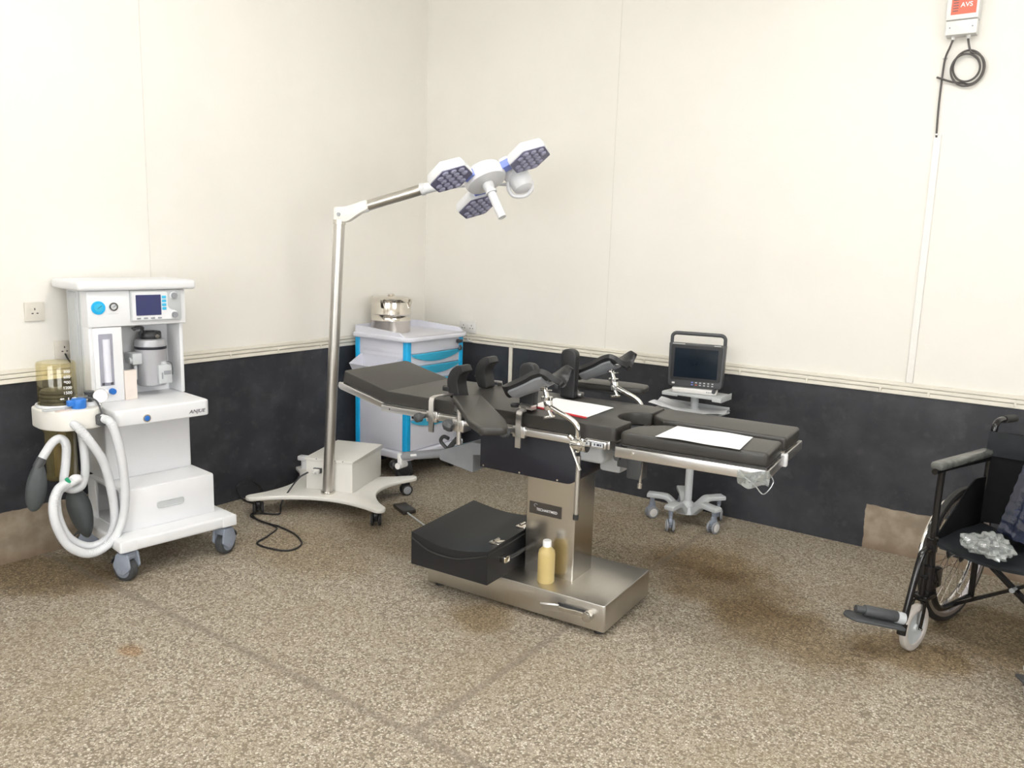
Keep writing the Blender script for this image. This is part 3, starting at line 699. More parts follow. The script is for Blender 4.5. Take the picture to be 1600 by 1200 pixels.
        if kind == 'shoulder':
            prof = [(-.010, .885), (.042, .885), (.030, .930), (.024, .962), (.034, .992), (.058, 1.010), (.044, 1.037), (.016, 1.036), (-.014, 1.012), (-.034, .968), (-.028, .922)]
            pr = [(x+.008+a*1., b_) for a, b_ in rounded(prof, [.012, .012, .02, .02, .02, .006, .006, .02, .03, .03, .03], 4)]
            pad = B().prism(pr, -sgn*.155-.037, -sgn*.155+.037, FRONT, .012, 3)
            po = pad.obj('shoulder_support', 'vinyl2', t, 50)
            B().box(x-.045, x-.01, sgn*.185-.012, sgn*.185+.012, .915, .935, .004).cyl((x-.055, sgn*.17, .925), (x-.02, sgn*.17, .925), .011, seg=12).obj('support_knob', 'black', po)
        else:
            hgt = .225 if sgn > 0 else .195
            yy = sgn*.165
            pad = B().prism(rounded([(x-.036, .888), (x+.036, .888), (x+.040, .888+hgt), (x-.040, .888+hgt)], [.012, .012, .036, .036], 7), -.022, .022, axes((0, yy, 0), (1, 0, 0), (0, 0, 1), (0, -1, 0)), .012, 3)
            po = pad.obj('lateral_support', 'vinyl2', t, 50)
            B().box(x-.02, x+.05, yy+sgn*.022, yy+sgn*.06, .896, .910, .003).obj('support_bar', 'railsteel', po)
            B().lathe([(0, 0), (.018, 0), (.020, .012), (.012, .018), (0, .018)], Matrix.Translation((x-.03, yy+sgn*.06, .900)), 14).obj('support_knob', 'black', po)
    brace(-.375, -1, 'shoulder', -.415); brace(-.435, 1, 'shoulder', -.415)
    brace(.012, -1, 'lateral', .036); brace(.030, 1, 'lateral', .036)
    # leg holders
    def leg_holder(sgn, dx):
        y = sgn*.300
        g = B()
        g.tube([(.322+dx, y, .775), (.322+dx, y, .845), (.316+dx, y, .878), (.290+dx, y, .900), (.235+dx, y, .922), (.190+dx, y-sgn*.0, .940)], .0105, 12)
        g.cyl((.186+dx, y, .925), (.178+dx, y, .972), .018, seg=16, bev=.003).cyl((.176+dx, y, .966), (.176+dx, y, .978), .023, seg=16).cyl((.20+dx, y, .90), (.184+dx, y, .925), .008, seg=12).cyl((.176+dx, y-.022, .897), (.200+dx, y+.022, .897), .006, seg=10)
        g.cyl((.176+dx, y, .975), (.158+dx, y, 1.025), .011, .009, 12)
        rod = g.obj('leg_holder_rod', 'chrome', t)
        h = B().cyl((.168+dx, y, 1.000), (.205+dx, y-.02, 1.012), .0035, seg=8).tube([(.160+dx, y-.01, 1.018), (.185+dx, y-.025, 1.045), (.215+dx, y-.03, 1.052)], .0035, 6).box(.148+dx, .172+dx, y-.014, y+.014, 1.005, 1.030, .004).obj('tilt_handle', 'chrome', rod)
        # rail clamp
        q = B()
        q.lathe([(0, -.026), (.020, -.026), (.027, -.012), (.027, .012), (.018, .020), (.018, .034), (0, .036)], axes((.322+dx, sgn*.300, .806), (0, 1, 0), (0, 0, 1), (1, 0, 0)), 18)
        q.box(.305+dx, .345+dx, min(sgn*.262, sgn*.30), max(sgn*.262, sgn*.30), .780, .832, .004)
        q.cyl((.355+dx, y, .806), (.365+dx, y, .806), .026, seg=18).cyl((.300+dx, y-sgn*.0, .825), (.285+dx, y+sgn*.01, .838), .009, seg=10)
        qq = q.obj('leg_holder_clamp', 'chrome', t)
        B().cyl((.300+dx, sgn*.318, .80), (.352+dx, sgn*.330, .712), .0045, seg=8).cyl((.340+dx, sgn*.327, .733), (.352+dx, sgn*.330, .712), .007, seg=8).obj('clamp_handle', 'chrome', qq)
        # saddle shaped pad: trough twisted so the near rim drops and the far end flares up
        def interp(tab, a):
            n_ = len(tab)
            for q in range(n_-1):
                (x0, y0), (x1, y1) = tab[q], tab[q+1]
                if a <= x1+1e-9:
                    sl = lambda w: (tab[min(w+1, n_-1)][1]-tab[max(w-1, 0)][1])/(tab[min(w+1, n_-1)][0]-tab[max(w-1, 0)][0])
                    h = x1-x0; k = (a-x0)/h
                    return (2*k**3-3*k*k+1)*y0+(k**3-2*k*k+k)*h*sl(q)+(-2*k**3+3*k*k)*y1+(k**3-k*k)*h*sl(q+1)
            return tab[-1][1]
        NEAR = [(-1, 1.010), (-.6, 1.034), (-.2, 1.062), (.1, 1.086), (.4, 1.099), (.62, 1.092), (.8, 1.074), (1, 1.052)]
        FAR = [(-1, .985), (-.5, 1.020), (0, 1.045), (.3, 1.068), (.68, 1.104), (.85, 1.106), (1, 1.092)]
        def surf(a, c, drop=0., grow=1.):
            W = .070*max(.42, (1-.8*abs(a)**5))*grow
            m = (c+1)/2 if sgn else 0
            zn, zf = interp(NEAR, a), interp(FAR, a)
            z = zn*(1-m)+zf*m-.026*(1-c*c)-drop
            return V((.128+dx+a*.136, y+c*W, z))
        po = B().sheet(lambda u, v: surf(u*2-1, v*2-1), 48, 14, .022).obj('leg_rest', 'vinyl2', t, 60)
        B().sheet(lambda u, v: surf(-.74+u*1.15, (v*2-1)*.9, .023, 1.02), 16, 10, .014).obj('backing_shell', 'mgrey', po)
    leg_holder(-1, 0.); leg_holder(1, .012)
    # arm boards
    def arm_board(c0, ang, L, W, z, tilt, label=None):
        mx = Matrix.Translation((c0[0], c0[1], z)) @ Matrix.Rotation(math.radians(ang), 4, 'Z') @ Matrix.Rotation(math.radians(tilt), 4, 'Y')
        a = B().prism(rounded([(0, -W*.46), (L*.8, -W*.5), (L, -W*.36), (L, W*.36), (L*.8, W*.5), (0, W*.46)], [.01, .03, .03, .03, .03, .01], 4), -.030, .0, mx, .010, 3).obj('arm_board', 'greyvinyl', t, label=label)
        B().box(.02, L*.9, -W*.30, W*.30, -.044, -.031, .003, 2, mx).box(-.02, .0, -W*.45, W*.45, -.045, -.025, .003, 2, mx).obj('board_plate', 'dgrey', a)
        return a
    ab = arm_board((-.278, -.205), -46, .64, .142, .915, 0.)
    s = B().cyl((-.24, -.315, .870), (-.24, -.315, .800), .011, seg=14).box(-.27, -.21, -.325, -.262, .775, .830, .006).cyl((-.24, -.315, .79), (-.24, -.315, .72), .011, seg=14)
    s.strap([(-.295, -.27, .868), (-.24, -.315, .868)], .03, .008, (0, 0, 1)).obj('board_clamp', 'railsteel', ab)
    B().lathe([(0, 0), (.020, 0), (.027, .012), (.027, .032), (.018, .046), (0, .048)], axes((-.268, -.32, .79), (0, 1, 0), (.3, 0, .95), (-.95, 0, .3)), 8).obj('clamp_knob', 'dgrey', ab)
    fb = arm_board((-.12, .40), 4, .42, .165, .935, 0.)
    B().cyl((-.05, .40, .90), (-.05, .40, .79), .011, seg=14).box(-.08, -.02, .262, .41, .785, .825, .006).obj('board_clamp', 'railsteel', fb)
    # drive cover and crank shaft below the head end
    B().prism(rounded([(-.54, .545), (-.345, .515), (-.345, .60), (-.20, .62), (-.20, .66), (-.352, .66), (-.54, .590)], [.01, .005, 0, 0, 0, .01, .01]), -.05, .05, FRONT, .004).obj('drive_cover', 'mgrey', t)
    sh = B().cyl((-.535, 0, .568), (-.80, 0, .508), .0215, seg=20).obj('crank_shaft', 'mgrey', t, label='dull grey tube')
    B().cyl((-.70, -.0205, .535), (-.735, -.0205, .527), .006, seg=8).obj('shaft_label', 'paper', sh)
    k = B().tube([(-.52, -.03, .575), (-.475, -.04, .625), (-.44, -.045, .662)], .012, 10).tube([(-.505, -.035, .60), (-.535, -.045, .635), (-.52, -.045, .66), (-.49, -.045, .655)], .009, 8).obj('crank_handle', 'dgrey', t)
    e = B().box(-.825, -.795, -.020, .020, .455, .525, .006).cyl((-.812, -.032, .46), (-.812, .032, .46), .016, seg=16).obj('shaft_bracket', 'sockw', t)
    B().lathe([(0, 0), (.024, 0), (.030, .012), (.020, .04), (0, .042)], axes((-.835, .0, .455), (0, 1, 0), (0, 0, 1), (-1, 0, 0)), 10).obj('bracket_knob', 'black', e)
    # side lever hanging from the top frame near the foot end
    rt = B().cyl((.328, -.300, .76), (.328, -.300, .52), .0095, seg=14).obj('rod_tail', 'railsteel', t)
    B().cyl((.328, -.300, .520), (.328, -.300, .498), .0115, seg=12).obj('rod_cap', 'rubber', rt)
operating_table()
M_TAB = Matrix.Translation((2.13, -1.61, 0)) @ Matrix.Rotation(math.radians(3.5), 4, 'Z')
def quad_sheet(corners, th, wave=.002, n=10):
    a, b, c, d = [V(p) for p in corners]
    def f(u, v):
        p = a*(1-u)*(1-v)+b*u*(1-v)+c*u*v+d*(1-u)*v
        return p+V((0, 0, wave*(math.sin(u*7+v*3)*.5+.5)*(u*(1-u)*4)))
    return B().sheet(f, n, n, th)
z = .0012
bk = thing('leaflet', 'white leaflet with a red edge lying on the operating table pad', 'leaflet', M_TAB @ V((.14, -.02, .8845)), 3.5)
quad_sheet([(-.150, -.085, .004), (.150, -.150, .004), (.150, .110, .004), (-.150, .140, .004)], .002, .001).obj('page', 'paper', bk)
B().box(-.152, .153, -.010, .004, .0, .005, 0, 1, Matrix.Translation((0, -.118, 0)) @ Matrix.Rotation(math.radians(-12.2), 4, 'Z')).obj('red_spine', 'red', bk)
pp = quad_sheet([(-.160, -.115, .002), (.158, -.122, .002), (.150, .105, .002), (-.150, .112, .002)], .0006, .004).obj('paper_sheet', 'paper')
tag(pp, 'blank white paper sheet lying on the near leg pad of the operating table', 'paper', M_TAB @ V((.785, -.150, .878)), 5.5)

# black case on the table base
def carry_case():
    t = thing('carry_case', 'black soft-sided carry case lying on the steel base beside the column', 'case', M_TAB @ V((-.255, -.135, .1405)), 3.5)
    hx0, hx1, hy0, hy1 = -.205, .205, -.22, .27
    def top(x, y):
        u = (x+.2)/.4; return .150+.020*((y+.22)/.49)-.032*math.sin(PI*min(1, max(0, (x+.2)/.4)))*(1-.35*(y+.22)/.49)
    def side(u, v):
        return V((0, 0, 0))
    t1 = bmesh.new(); n = 16
    vt = [[t1.verts.new((hx0+(hx1-hx0)*i/n, hy0+(hy1-hy0)*j/n, top(hx0+(hx1-hx0)*i/n, 0+hy0+(hy1-hy0)*j/n))) for j in range(n+1)] for i in range(n+1)]
    vb = [[t1.verts.new((hx0+(hx1-hx0)*i/n, hy0+(hy1-hy0)*j/n, .0)) for j in range(n+1)] for i in range(n+1)]
    for i in range(n):
        for j in range(n):
            t1.faces.new((vt[i][j], vt[i+1][j], vt[i+1][j+1], vt[i][j+1])); t1.faces.new((vb[i][j], vb[i][j+1], vb[i+1][j+1], vb[i+1][j]))
        t1.faces.new((vt[i][0], vb[i][0], vb[i+1][0], vt[i+1][0])); t1.faces.new((vt[i][n], vt[i+1][n], vb[i+1][n], vb[i][n]))
        t1.faces.new((vt[0][i], vt[0][i+1], vb[0][i+1], vb[0][i])); t1.faces.new((vt[n][i], vb[n][i], vb[n][i+1], vt[n][i+1]))
    b = B(); b._bev(t1, .007, 2); b._add(t1); b.obj('case_body', 'vinyl2', t, 45)
    lid = B()
    lid.tube([(hx0+.003, hy0-.001, .125), (-.1, hy0-.004, .085), (.03, hy0-.004, .080), (.13, hy0-.003, .105), (hx1-.003, hy0-.001, .130)], .004, 6)
    lid.tube([(hx1, hy0+.005, .135), (hx1+.002, 0, .140), (hx1, hy1-.01, .150)], .004, 6).obj('lid_seam', 'rubber', t)
    for y in (-.10, .12):
        B().box(.150, .200, y-.03, y+.03, top(.175, y)-.004, top(.175, y)+.008, .004).cyl((.17, y-.02, top(.175, y)+.009), (.17, y+.02, top(.175, y)+.009), .007, seg=10).obj('latch', 'polish', t)
    h = B().tube([(hx1+.004, -.10, .085), (hx1+.022, -.085, .085), (hx1+.024, .02, .086), (hx1+.022, .115, .085), (hx1+.004, .13, .085)], .009, 8).obj('handle', 'black', t)
    B().box(hx1-.002, hx1+.030, -.125, -.085, .072, .100, .005).obj('handle_buckle', 'polish', t)
carry_case()

# bottle of yellow liquid
bt = thing('bottle', 'clear plastic bottle of yellow liquid with white cap on the steel base', 'bottle', M_TAB @ V((.131, -.168, .1402)), 0)
B().lathe([(0, 0), (.034, 0), (.037, .004), (.037, .125), (.034, .142), (.022, .155), (.016, .160), (.016, .166)], None, 32).obj('bottle_body', 'milk', bt)
B().lathe([(.0162, .158), (.0185, .160), (.0185, .184), (.017, .187), (0, .187)], None, 24).obj('cap', 'whitecap', bt)

# foot control lying on the floor
fc = thing('foot_control', 'small flat black foot control on the floor left of the operating table', 'foot control', (.893, -1.172, 0), -24)
B().box(-.076, .076, -.041, .041, .005, .026, .004).box(-.068, .068, -.035, .035, 0, .007).obj('pedal', 'bronze', fc)
B().cyl((.074, -.012, .012), (.80, -.012, .012), .0045, seg=8).obj('rod', 'lgrey', fc)

# ------------------------------------------------------------------ mobile operating lamp
def operating_lamp():
    ox, oy, rz = .495, -1.34, 20.
    t = thing('operating_lamp', 'tall mobile lamp with three hexagonal white heads on a steel pole', 'lamp', (ox, oy, 0), rz)
    IM = (Matrix.Translation((ox, oy, 0)) @ Matrix.Rotation(math.radians(rz), 4, 'Z')).inverted()
    W = lambda p: IM @ V(p)                     # world -> lamp frame
    tips = [V((-.350, -.345)), V((.410, -.285)), (V((.345, .335))), V((-.405, .300))]
    # outline: four arms with concave sides
    ctr = V((0, 0)); out = []
    for i in range(4):
        a, b2 = tips[i], tips[(i+1) % 4]; mid = (a+b2)/2; k = .62 if i in (0, 2) else .60
        m2 = mid*k; w = .036
        da = (a).normalized(); pa = V((-da.y, da.x)); db = b2.normalized(); pb = V((-db.y, db.x))
        for q in range(7):
            th = -PI/2+PI*q/6
            out.append(a+da*(w*math.cos(th))+pa*(w*math.sin(th)))
        s0 = a+pa*w-da*.02; s1 = b2-pb*w-db*.02
        for q in range(1, 12):
            u = q/12; out.append(s0*(1-u)**3+(s0-da*.20)*3*u*(1-u)**2*.5+m2*3*u*(1-u)*(.5*(1-u)+.5*u)+(s1-db*.20)*3*u*u*(1-u)*.5+s1*u**3)
    B().prism([(p.x, p.y) for p in out], .088, .112, None, .007, 3).obj('base', 'warm', t)
    c = swivel_caster(t, (tips[0].x*.93, tips[0].y*.93, 0), 30, .089, .036, .060, 'black', 'rubber', 'mgrey', twin=True)
    for q, r in ((1, 20), (2, -50), (3, 80)): copy_part(c, t, (tips[q].x*.93, tips[q].y*.93, 0), r)
    B().cyl((-.36, .262, .11), (-.36, .262, .165), .020, seg=14).box(-.40, -.34, .24, .29, .165, .195, .008).obj('brake_lever', 'white', t)
    # power supply box
    bx = B().box(-.140, .158, -.105, .295, .112, .290, .003).obj('supply_box', 'warm', t)
    B().prism(rounded([(-.110, .286), (.300, .286), (.300, .312), (-.110, .300)], [.002]*4), -.145, .163, SIDE, .003).obj('box_lid', 'warm', bx)
    for x in (-.07, .05, .10): B().cyl((x, -.111, .297), (x, -.1085, .297), .004, seg=8).obj('lid_screw', 'mgrey', bx)
    B().box(-.085, -.035, -.122, -.105, .215, .245, .003).obj('power_inlet', 'dgrey', bx)
    B().box(-.078, -.040, -.150, -.122, .218, .242, .004).cyl((-.059, -.150, .23), (-.059, -.175, .225), .009, seg=12).obj('power_plug', 'sockw', bx)
    # pole
    pb = W((.562, -1.468, .108)); pt = W((.617, -1.416, 1.672))
    pole = B().cyl(pb, pt, .0305, seg=40).obj('pole', 'polesteel', t)
    B().cyl(pb, pb+(pt-pb)*.012, .040, seg=32, bev=.003).cyl(pb+(pt-pb)*.985, pt, .034, seg=32).obj('pole_collar', 'steel', pole)
    # knuckle and spring arm
    ad = V((.882, .471, 0)); up = V((0, 0, 1)); sd = ad.cross(up)
    K = V((.632, -1.403, 1.672))
    mk = IM @ axes(K, ad, up, sd)
    B().prism(rounded([(-.045, -.012), (.03, -.012), (.105, .040), (.150, .062), (.140, .112), (.02, .072), (-.045, .070)], [.012, .02, .02, .01, .01, .02, .02]), -.030, .030, mk, .008, 3).obj('arm_knuckle', 'warm', t)
    kk = B().cyl(mk @ V((-.015, .03, .030)), mk @ V((-.015, .03, .036)), .010, seg=14).cyl(mk @ V((-.02, .035, -.036)), mk @ V((-.02, .035, -.03)), .010, seg=14).obj('knuckle_pin', 'mgrey', t)
    a0 = V((.742, -1.344, 1.749)); a1 = V((1.023, -1.193, 1.848)); a2 = V((1.125, -1.138, 1.873)); a3 = V((1.36, -1.013, 1.900)); a4 = V((1.475, -.952, 1.900))
    B().cyl(W(a0), W(a1), .029, seg=32).obj('spring_arm', 'steelh', t)
    B().cyl(W(a0-(a1-a0)*.07), W(a0+(a1-a0)*.05), .033, seg=32, bev=.003).obj('arm_collar', 'white', t)
    B().cyl(W(a1-(a1-a0)*.03), W(a1+(a1-a0)*.04), .0335, seg=32, bev=.003).tube([W(a1), W(a2), W((a2+a3)/2)], lambda u: .031-.010*u, 20).obj('arm_sleeve', 'white', t)
    B().tube([W(a2+V((0, 0, -.012))), W(a3+V((0, 0, -.02))), W(a4+V((0, 0, -.015)))], .0085, 10).obj('arm_rod', 'white', t)
    # head frame axes (world)
    A = V((.542, -.057, -.839)).normalized(); e1 = V((.062, .090, .034)); e1 = (e1-A*e1.dot(A)).normalized()
    C0 = V((1.431, -1.158, 1.881))
    HM = IM @ axes(C0, e1, A.cross(e1), A)      # local: XY the face plane, +Z the way the light points
    HI = axes(C0, e1, A.cross(e1), A).to_3x3().inverted()
    s2 = 1
    hub = B().lathe([(0, .010), (.085, .010), (.103, .004), (.110, -.010), (.110, -.050), (.098, -.070), (.06, -.084), (0, -.088)], HM, 40).obj('lamp_hub', 'white', t)
    hn = B().lathe([(.024, .008), (.030, .012), (.030, .032), (.026, .038), (.026, .060), (.031, .060), (.031, .066), (.024, .068)], HM, 24).obj('handle_socket', 'white', hub)
    B().lathe([(.020, .06), (.0225, .07), (.0225, .205), (.021, .212), (0, .213)], HM, 24).obj('sterile_handle', 'white', hub)
    for th in ((-.030, -.250, -.002), (.193, .106, .117), (-.163, .143, -.115)):
        d = HI @ V(th); d.z = 0; d.normalize()
        # hexagon with a vertex along e1 in the picture: keep all three parallel
        hexm = HM @ Matrix.Translation(d*.250)
        hx = [(.117*math.cos(math.radians(a)), .117*math.sin(math.radians(a))) for a in range(0, 360, 60)]
        q = B(); tb = bmesh.new()
        lev = [(1.0, 0), (1.0, -.028), (.90, -.055), (.55, -.070)]
        rings = [[tb.verts.new((x*s_, y*s_, z_)) for x, y in hx] for s_, z_ in lev]
        for r0, r1 in zip(rings, rings[1:]):
            for i in range(6): tb.faces.new((r0[i], r0[(i+1) % 6], r1[(i+1) % 6], r1[i]))
        tb.faces.new(rings[0]); tb.faces.new(rings[-1][::-1])
        bmesh.ops.recalc_face_normals(tb, faces=tb.faces); q._bev(tb, .006, 2); q._add(tb, hexm)
        pod = q.obj('lamp_head', 'white', t, 30)
        B().prism(rounded([(x*.965, y*.965) for x, y in hx], .008, 3), .0005, .004, hexm).obj('lens_plate', 'podface', pod)
        # sixteen lenses in hexagonal packing
        sp = .0395; n = 0; L = []
        for r in range(-2, 3):
            cnt = {-2: 3, -1: 4, 0: 3, 1: 4, 2: 3}[r]
            for i in range(cnt): L.append(((i-(cnt-1)/2)*sp*1.06, r*sp*.92))
        first = None
        for lx, ly in L:
            if first is None:
                first = B().lathe([(.0168, .004), (.0168, .006), (.014, .0095), (.008, .0115), (.006, .0105), (0, .0105)], None, 14).obj('lens', 'lens', pod)
                o = first
            else:
                o = first.copy(); COL.objects.link(o); o.parent = pod
            o.matrix_local = hexm @ Matrix.Translation((lx, ly, 0))
        B().box(.098, .150, -.032, .032, -.052, -.012, .004, 2, HM @ axes((0, 0, 0), d, V((0, 0, 1)).cross(d), (0, 0, 1))).obj('head_bracket', 'periw', t, label='periwinkle blue link between hub and head')
    # yoke joining the arm to the hub
    back = C0 - A*.06
    y0 = W(back+e1*.09); kn = V((1.500, -.956, 1.904))
    B().tube([y0, W(back+e1*.15-A*.02), W(kn+V((-.05, -.03, .02))), W(kn)], lambda u: .028+.008*u, 16).obj('yoke_arm', 'white', t)
    yk = B().lathe([(0, -.075), (.035, -.072), (.055, -.05), (.060, -.01), (.060, .02), (.050, .05), (.03, .062), (0, .065)], IM @ axes(kn, e1, A.cross(e1), A), 32)
    yo = yk.obj('yoke_joint', 'white', t)
    ym = IM @ axes(kn, e1, A.cross(e1), A)
    for sx in (-1, 1):
        for k in range(7):
            a = -PI/2*s2*-1 + sx*.55 + 0
            aa = s2*PI*1.5 + sx*.75
            B().box(.0585, .0612, -.0012, .0012, -.045+k*.011, -.039+k*.011, 0, 1, ym @ Matrix.Rotation(aa, 4, 'Z')).obj('vent_slot', 'dgrey', yo)
    R_ = V((.815, .579, .031))
    pts = [kn-R_*.062+V((0, 0, -.005)), kn-R_*.060+V((0, 0, -.045)), kn-R_*.03+V((0, 0, -.080)), kn+R_*.03+V((0, 0, -.078)), kn+R_*.062+V((0, 0, -.045)), kn+R_*.060+V((0, 0, 0))]
    B().tube([W(p) for p in pts], .011, 12).obj('yoke_loop', 'white', t)
    # mains lead: plug -> base -> floor loop -> wall
    z = .006
    pts = [W((.455, -1.518, .226)), W((.43, -1.56, .20)), W((.40, -1.60, .14)), W((.382, -1.655, .06)), W((.378, -1.66, .012))]
    pts += [W(p) for p in ((.40, -1.70, z), (.30, -1.76, z), (.31, -1.80, z), (.404, -1.83, z), (.514, -1.828, z), (.577, -1.825, z), (.736, -1.85, z), (.86, -1.916, z), (.89, -2.007, z), (.822, -2.053, z), (.688, -2.060, z), (.640, -1.960, z), (.575, -1.845, z), (.46, -1.845, z+.008), (.33, -1.83, z+.008), (.265, -1.74, z+.004), (.18, -1.66, z), (.10, -1.665, z), (.03, -1.67, .02), (.02, -1.69, .09), (.02, -1.60, .115), (.03, -1.54, .07), (.06, -1.52, z))]
    B().tube(pts, .0048, 8, 8).obj('mains_lead', 'black', t, label='thin black power lead looped on the floor')
operating_lamp()

# ------------------------------------------------------------------ drawer trolley
def drawer_trolley():
    t = thing('drawer_trolley', 'white and bright blue drawer trolley with a rimmed top standing in the room corner', 'medical trolley', (.292, -.477, 0), 90)
    B().prism(rect(-.300, .300, -.255, .245, .04), .150, .202, None, .012, 3).obj('bumper_base', 'lilac', t)
    B().box(-.262, .262, -.212, .225, .200, .93, .004).obj('body', 'lilac', t)
    for x, y, sx in ((-.285, -.235, 1), (.285, -.235, -1), (-.285, .237, 1), (.285, .237, -1)):
        B().box(min(x, x+sx*.042), max(x, x+sx*.042), min(y, y-math.copysign(.040, y)), max(y, y-math.copysign(.040, y)), .198, .935, .006, 3).obj('corner_post', 'cyan', t, label='bright blue corner post')
    sp = B().box(-.278, -.262, -.195, .197, .205, .93, .002).obj('side_panel', 'lilac', t)
    B().box(-.2795, -.2775, -.17, .17, .845, .870, .001).box(-.2795, -.2775, -.185, .19, .825, .828).obj('panel_bead', 'lilac', sp)
    B().box(.262, .278, -.195, .197, .205, .93, .002).obj('side_panel', 'lilac', t)
    # drawers
    lev = [.932, .848, .765, .668, .585, .497, .412, .205]
    for i, (a, b2) in enumerate(zip(lev, lev[1:])):
        d = B().box(-.243, .243, -.232, -.212, b2+.002, a-.002, .003).obj('drawer', 'lilac', t)
        if i == 0: continue
        n = 16; top = a-.001
        poly = [(-.240, top)] + [(-.240+.48*k/n, top-.012-.046*math.sin(PI*k/n)**.75) for k in range(n+1)] + [(.240, top)]
        B().prism(poly, 0, .014, axes((0, -.232, 0), (1, 0, 0), (0, 0, 1), (0, -1, 0)), .003, 2).obj('drawer_pull', 'cyan2', d, label='turquoise crescent pull')
        if i == 6:
            B().prism(rounded([(-.235, .425), (-.16, .425), (-.16, .445), (-.235, .445)], .01), 0, .006, axes((0, -.232, 0), (1, 0, 0), (0, 0, 1), (0, -1, 0))).obj('label_slot', 'black', d)
    lk = B().cyl((.225, -.232, .900), (.225, -.245, .900), .014, seg=16).box(.20, .25, -.262, -.240, .890, .912, .006).cyl((.232, -.25, .872), (.232, -.262, .858), .008, seg=10).box(.218, .246, -.26, -.245, .838, .862, .005)
    lk.obj('drawer_lock', 'dgrey', t)
    # top tray with raised rim
    poly = rounded([(-.318, -.272), (.318, -.272), (.318, .250), (-.318, .250)], [.085, .085, .06, .06], 8)
    tp = B().prism(poly, .930, .962, None, .010, 3).obj('top_tray', 'lilac', t)
    rim = B(); pin = [V(p) for p in rounded([(-.306, -.262), (.306, -.262), (.306, .240), (-.306, .240)], [.08, .08, .055, .055], 8)]
    m = len(pin); th = .013
    tb = bmesh.new(); rows = []
    for i, p in enumerate(pin + [pin[0]]):
        p0, p1 = pin[(i-1) % m], pin[(i+1) % m]; d = (p1-p0).normalized(); nn = V((-d.y, d.x))
        # low along the front, high at the sides and the back
        h = .050 if p.y > -.15 else (.050-.046*min(1, max(0, (-.15-p.y)/.07)))
        zs = .958+h
        rows.append([tb.verts.new((q.x, q.y, z_)) for q, z_ in ((p, .958), (p, zs), (p+nn*th, zs), (p+nn*th, .958))])
    # resample the straight runs so that the slope shows
    for a, b2 in zip(rows, rows[1:]):
        for k in range(4): tb.faces.new((a[k], a[(k+1) % 4], b2[(k+1) % 4], b2[k]))
    bmesh.ops.recalc_face_normals(tb, faces=tb.faces); rim._add(tb)
    rim.obj('tray_rim', 'lilac', tp)
    # side bin
    tray = B(); n = 1
    x0, x1 = -.405, -.290
    ya, yb = -.185, .165
    tray.prism(rounded([(-.283, .70), (-.365, .70), (-.405, .765), (-.398, .768), (-.360, .708), (-.290, .708), (-.290, .820), (-.283, .820)], 0), -yb, -ya, FRONT, 0)
    for y in (ya, yb): tray.prism([(-.283, .70), (-.365, .70), (-.405, .767), (-.30, .822), (-.283, .822)], -y-.003, -y+.003, FRONT)
    tray.obj('side_bin', 'lilac', t)
    c = swivel_caster(t, (-.235, -.19, 0), 40, .152, .060, .050, 'black', 'rubber', 'dgrey')
    for p, r in (((.235, -.19, 0), -60), ((-.235, .18, 0), 110), ((.235, .18, 0), 15)): copy_part(c, t, p, r)
drawer_trolley()
M_TRO = Matrix.Translation((.292, -.477, 0)) @ Matrix.Rotation(math.radians(90), 4, 'Z')
def steel_drum():
    t = thing('steel_drum', 'polished stainless steel sterilising drum with clipped lid standing on the drawer trolley', 'steel drum', M_TRO @ V((-.100, .085, .9622)), 90)
    B().lathe([(0, 0), (.128, 0), (.132, .004), (.132, .076), (.1345, .080), (.132, .084), (.132, .118), (.1345, .122), (.132, .126), (.132, .205), (0, .205)], None, 56).obj('drum_body', 'polish', t)
    l = B().lathe([(.1335, .203), (.138, .203), (.139, .207), (.139, .222), (.135, .227), (.10, .236), (.04, .240), (0, .241)], None, 56).obj('drum_lid', 'polish', t)
    B().lathe([(0, .24), (.022, .24), (.024, .244), (.020, .252), (0, .254)], None, 20).obj('lid_knob', 'polish', l)
    for a in (200, 20, 290, 110):
        m = Matrix.Rotation(math.radians(a), 4, 'Z')
        B().strap([m @ V(p) for p in ((.1335, 0, .165), (.139, 0, .18), (.147, 0, .205), (.145, 0, .222), (.132, 0, .229))], .022, .003, m @ V((0, 1, 0))).obj('lid_clip', 'polish', t)
steel_drum()

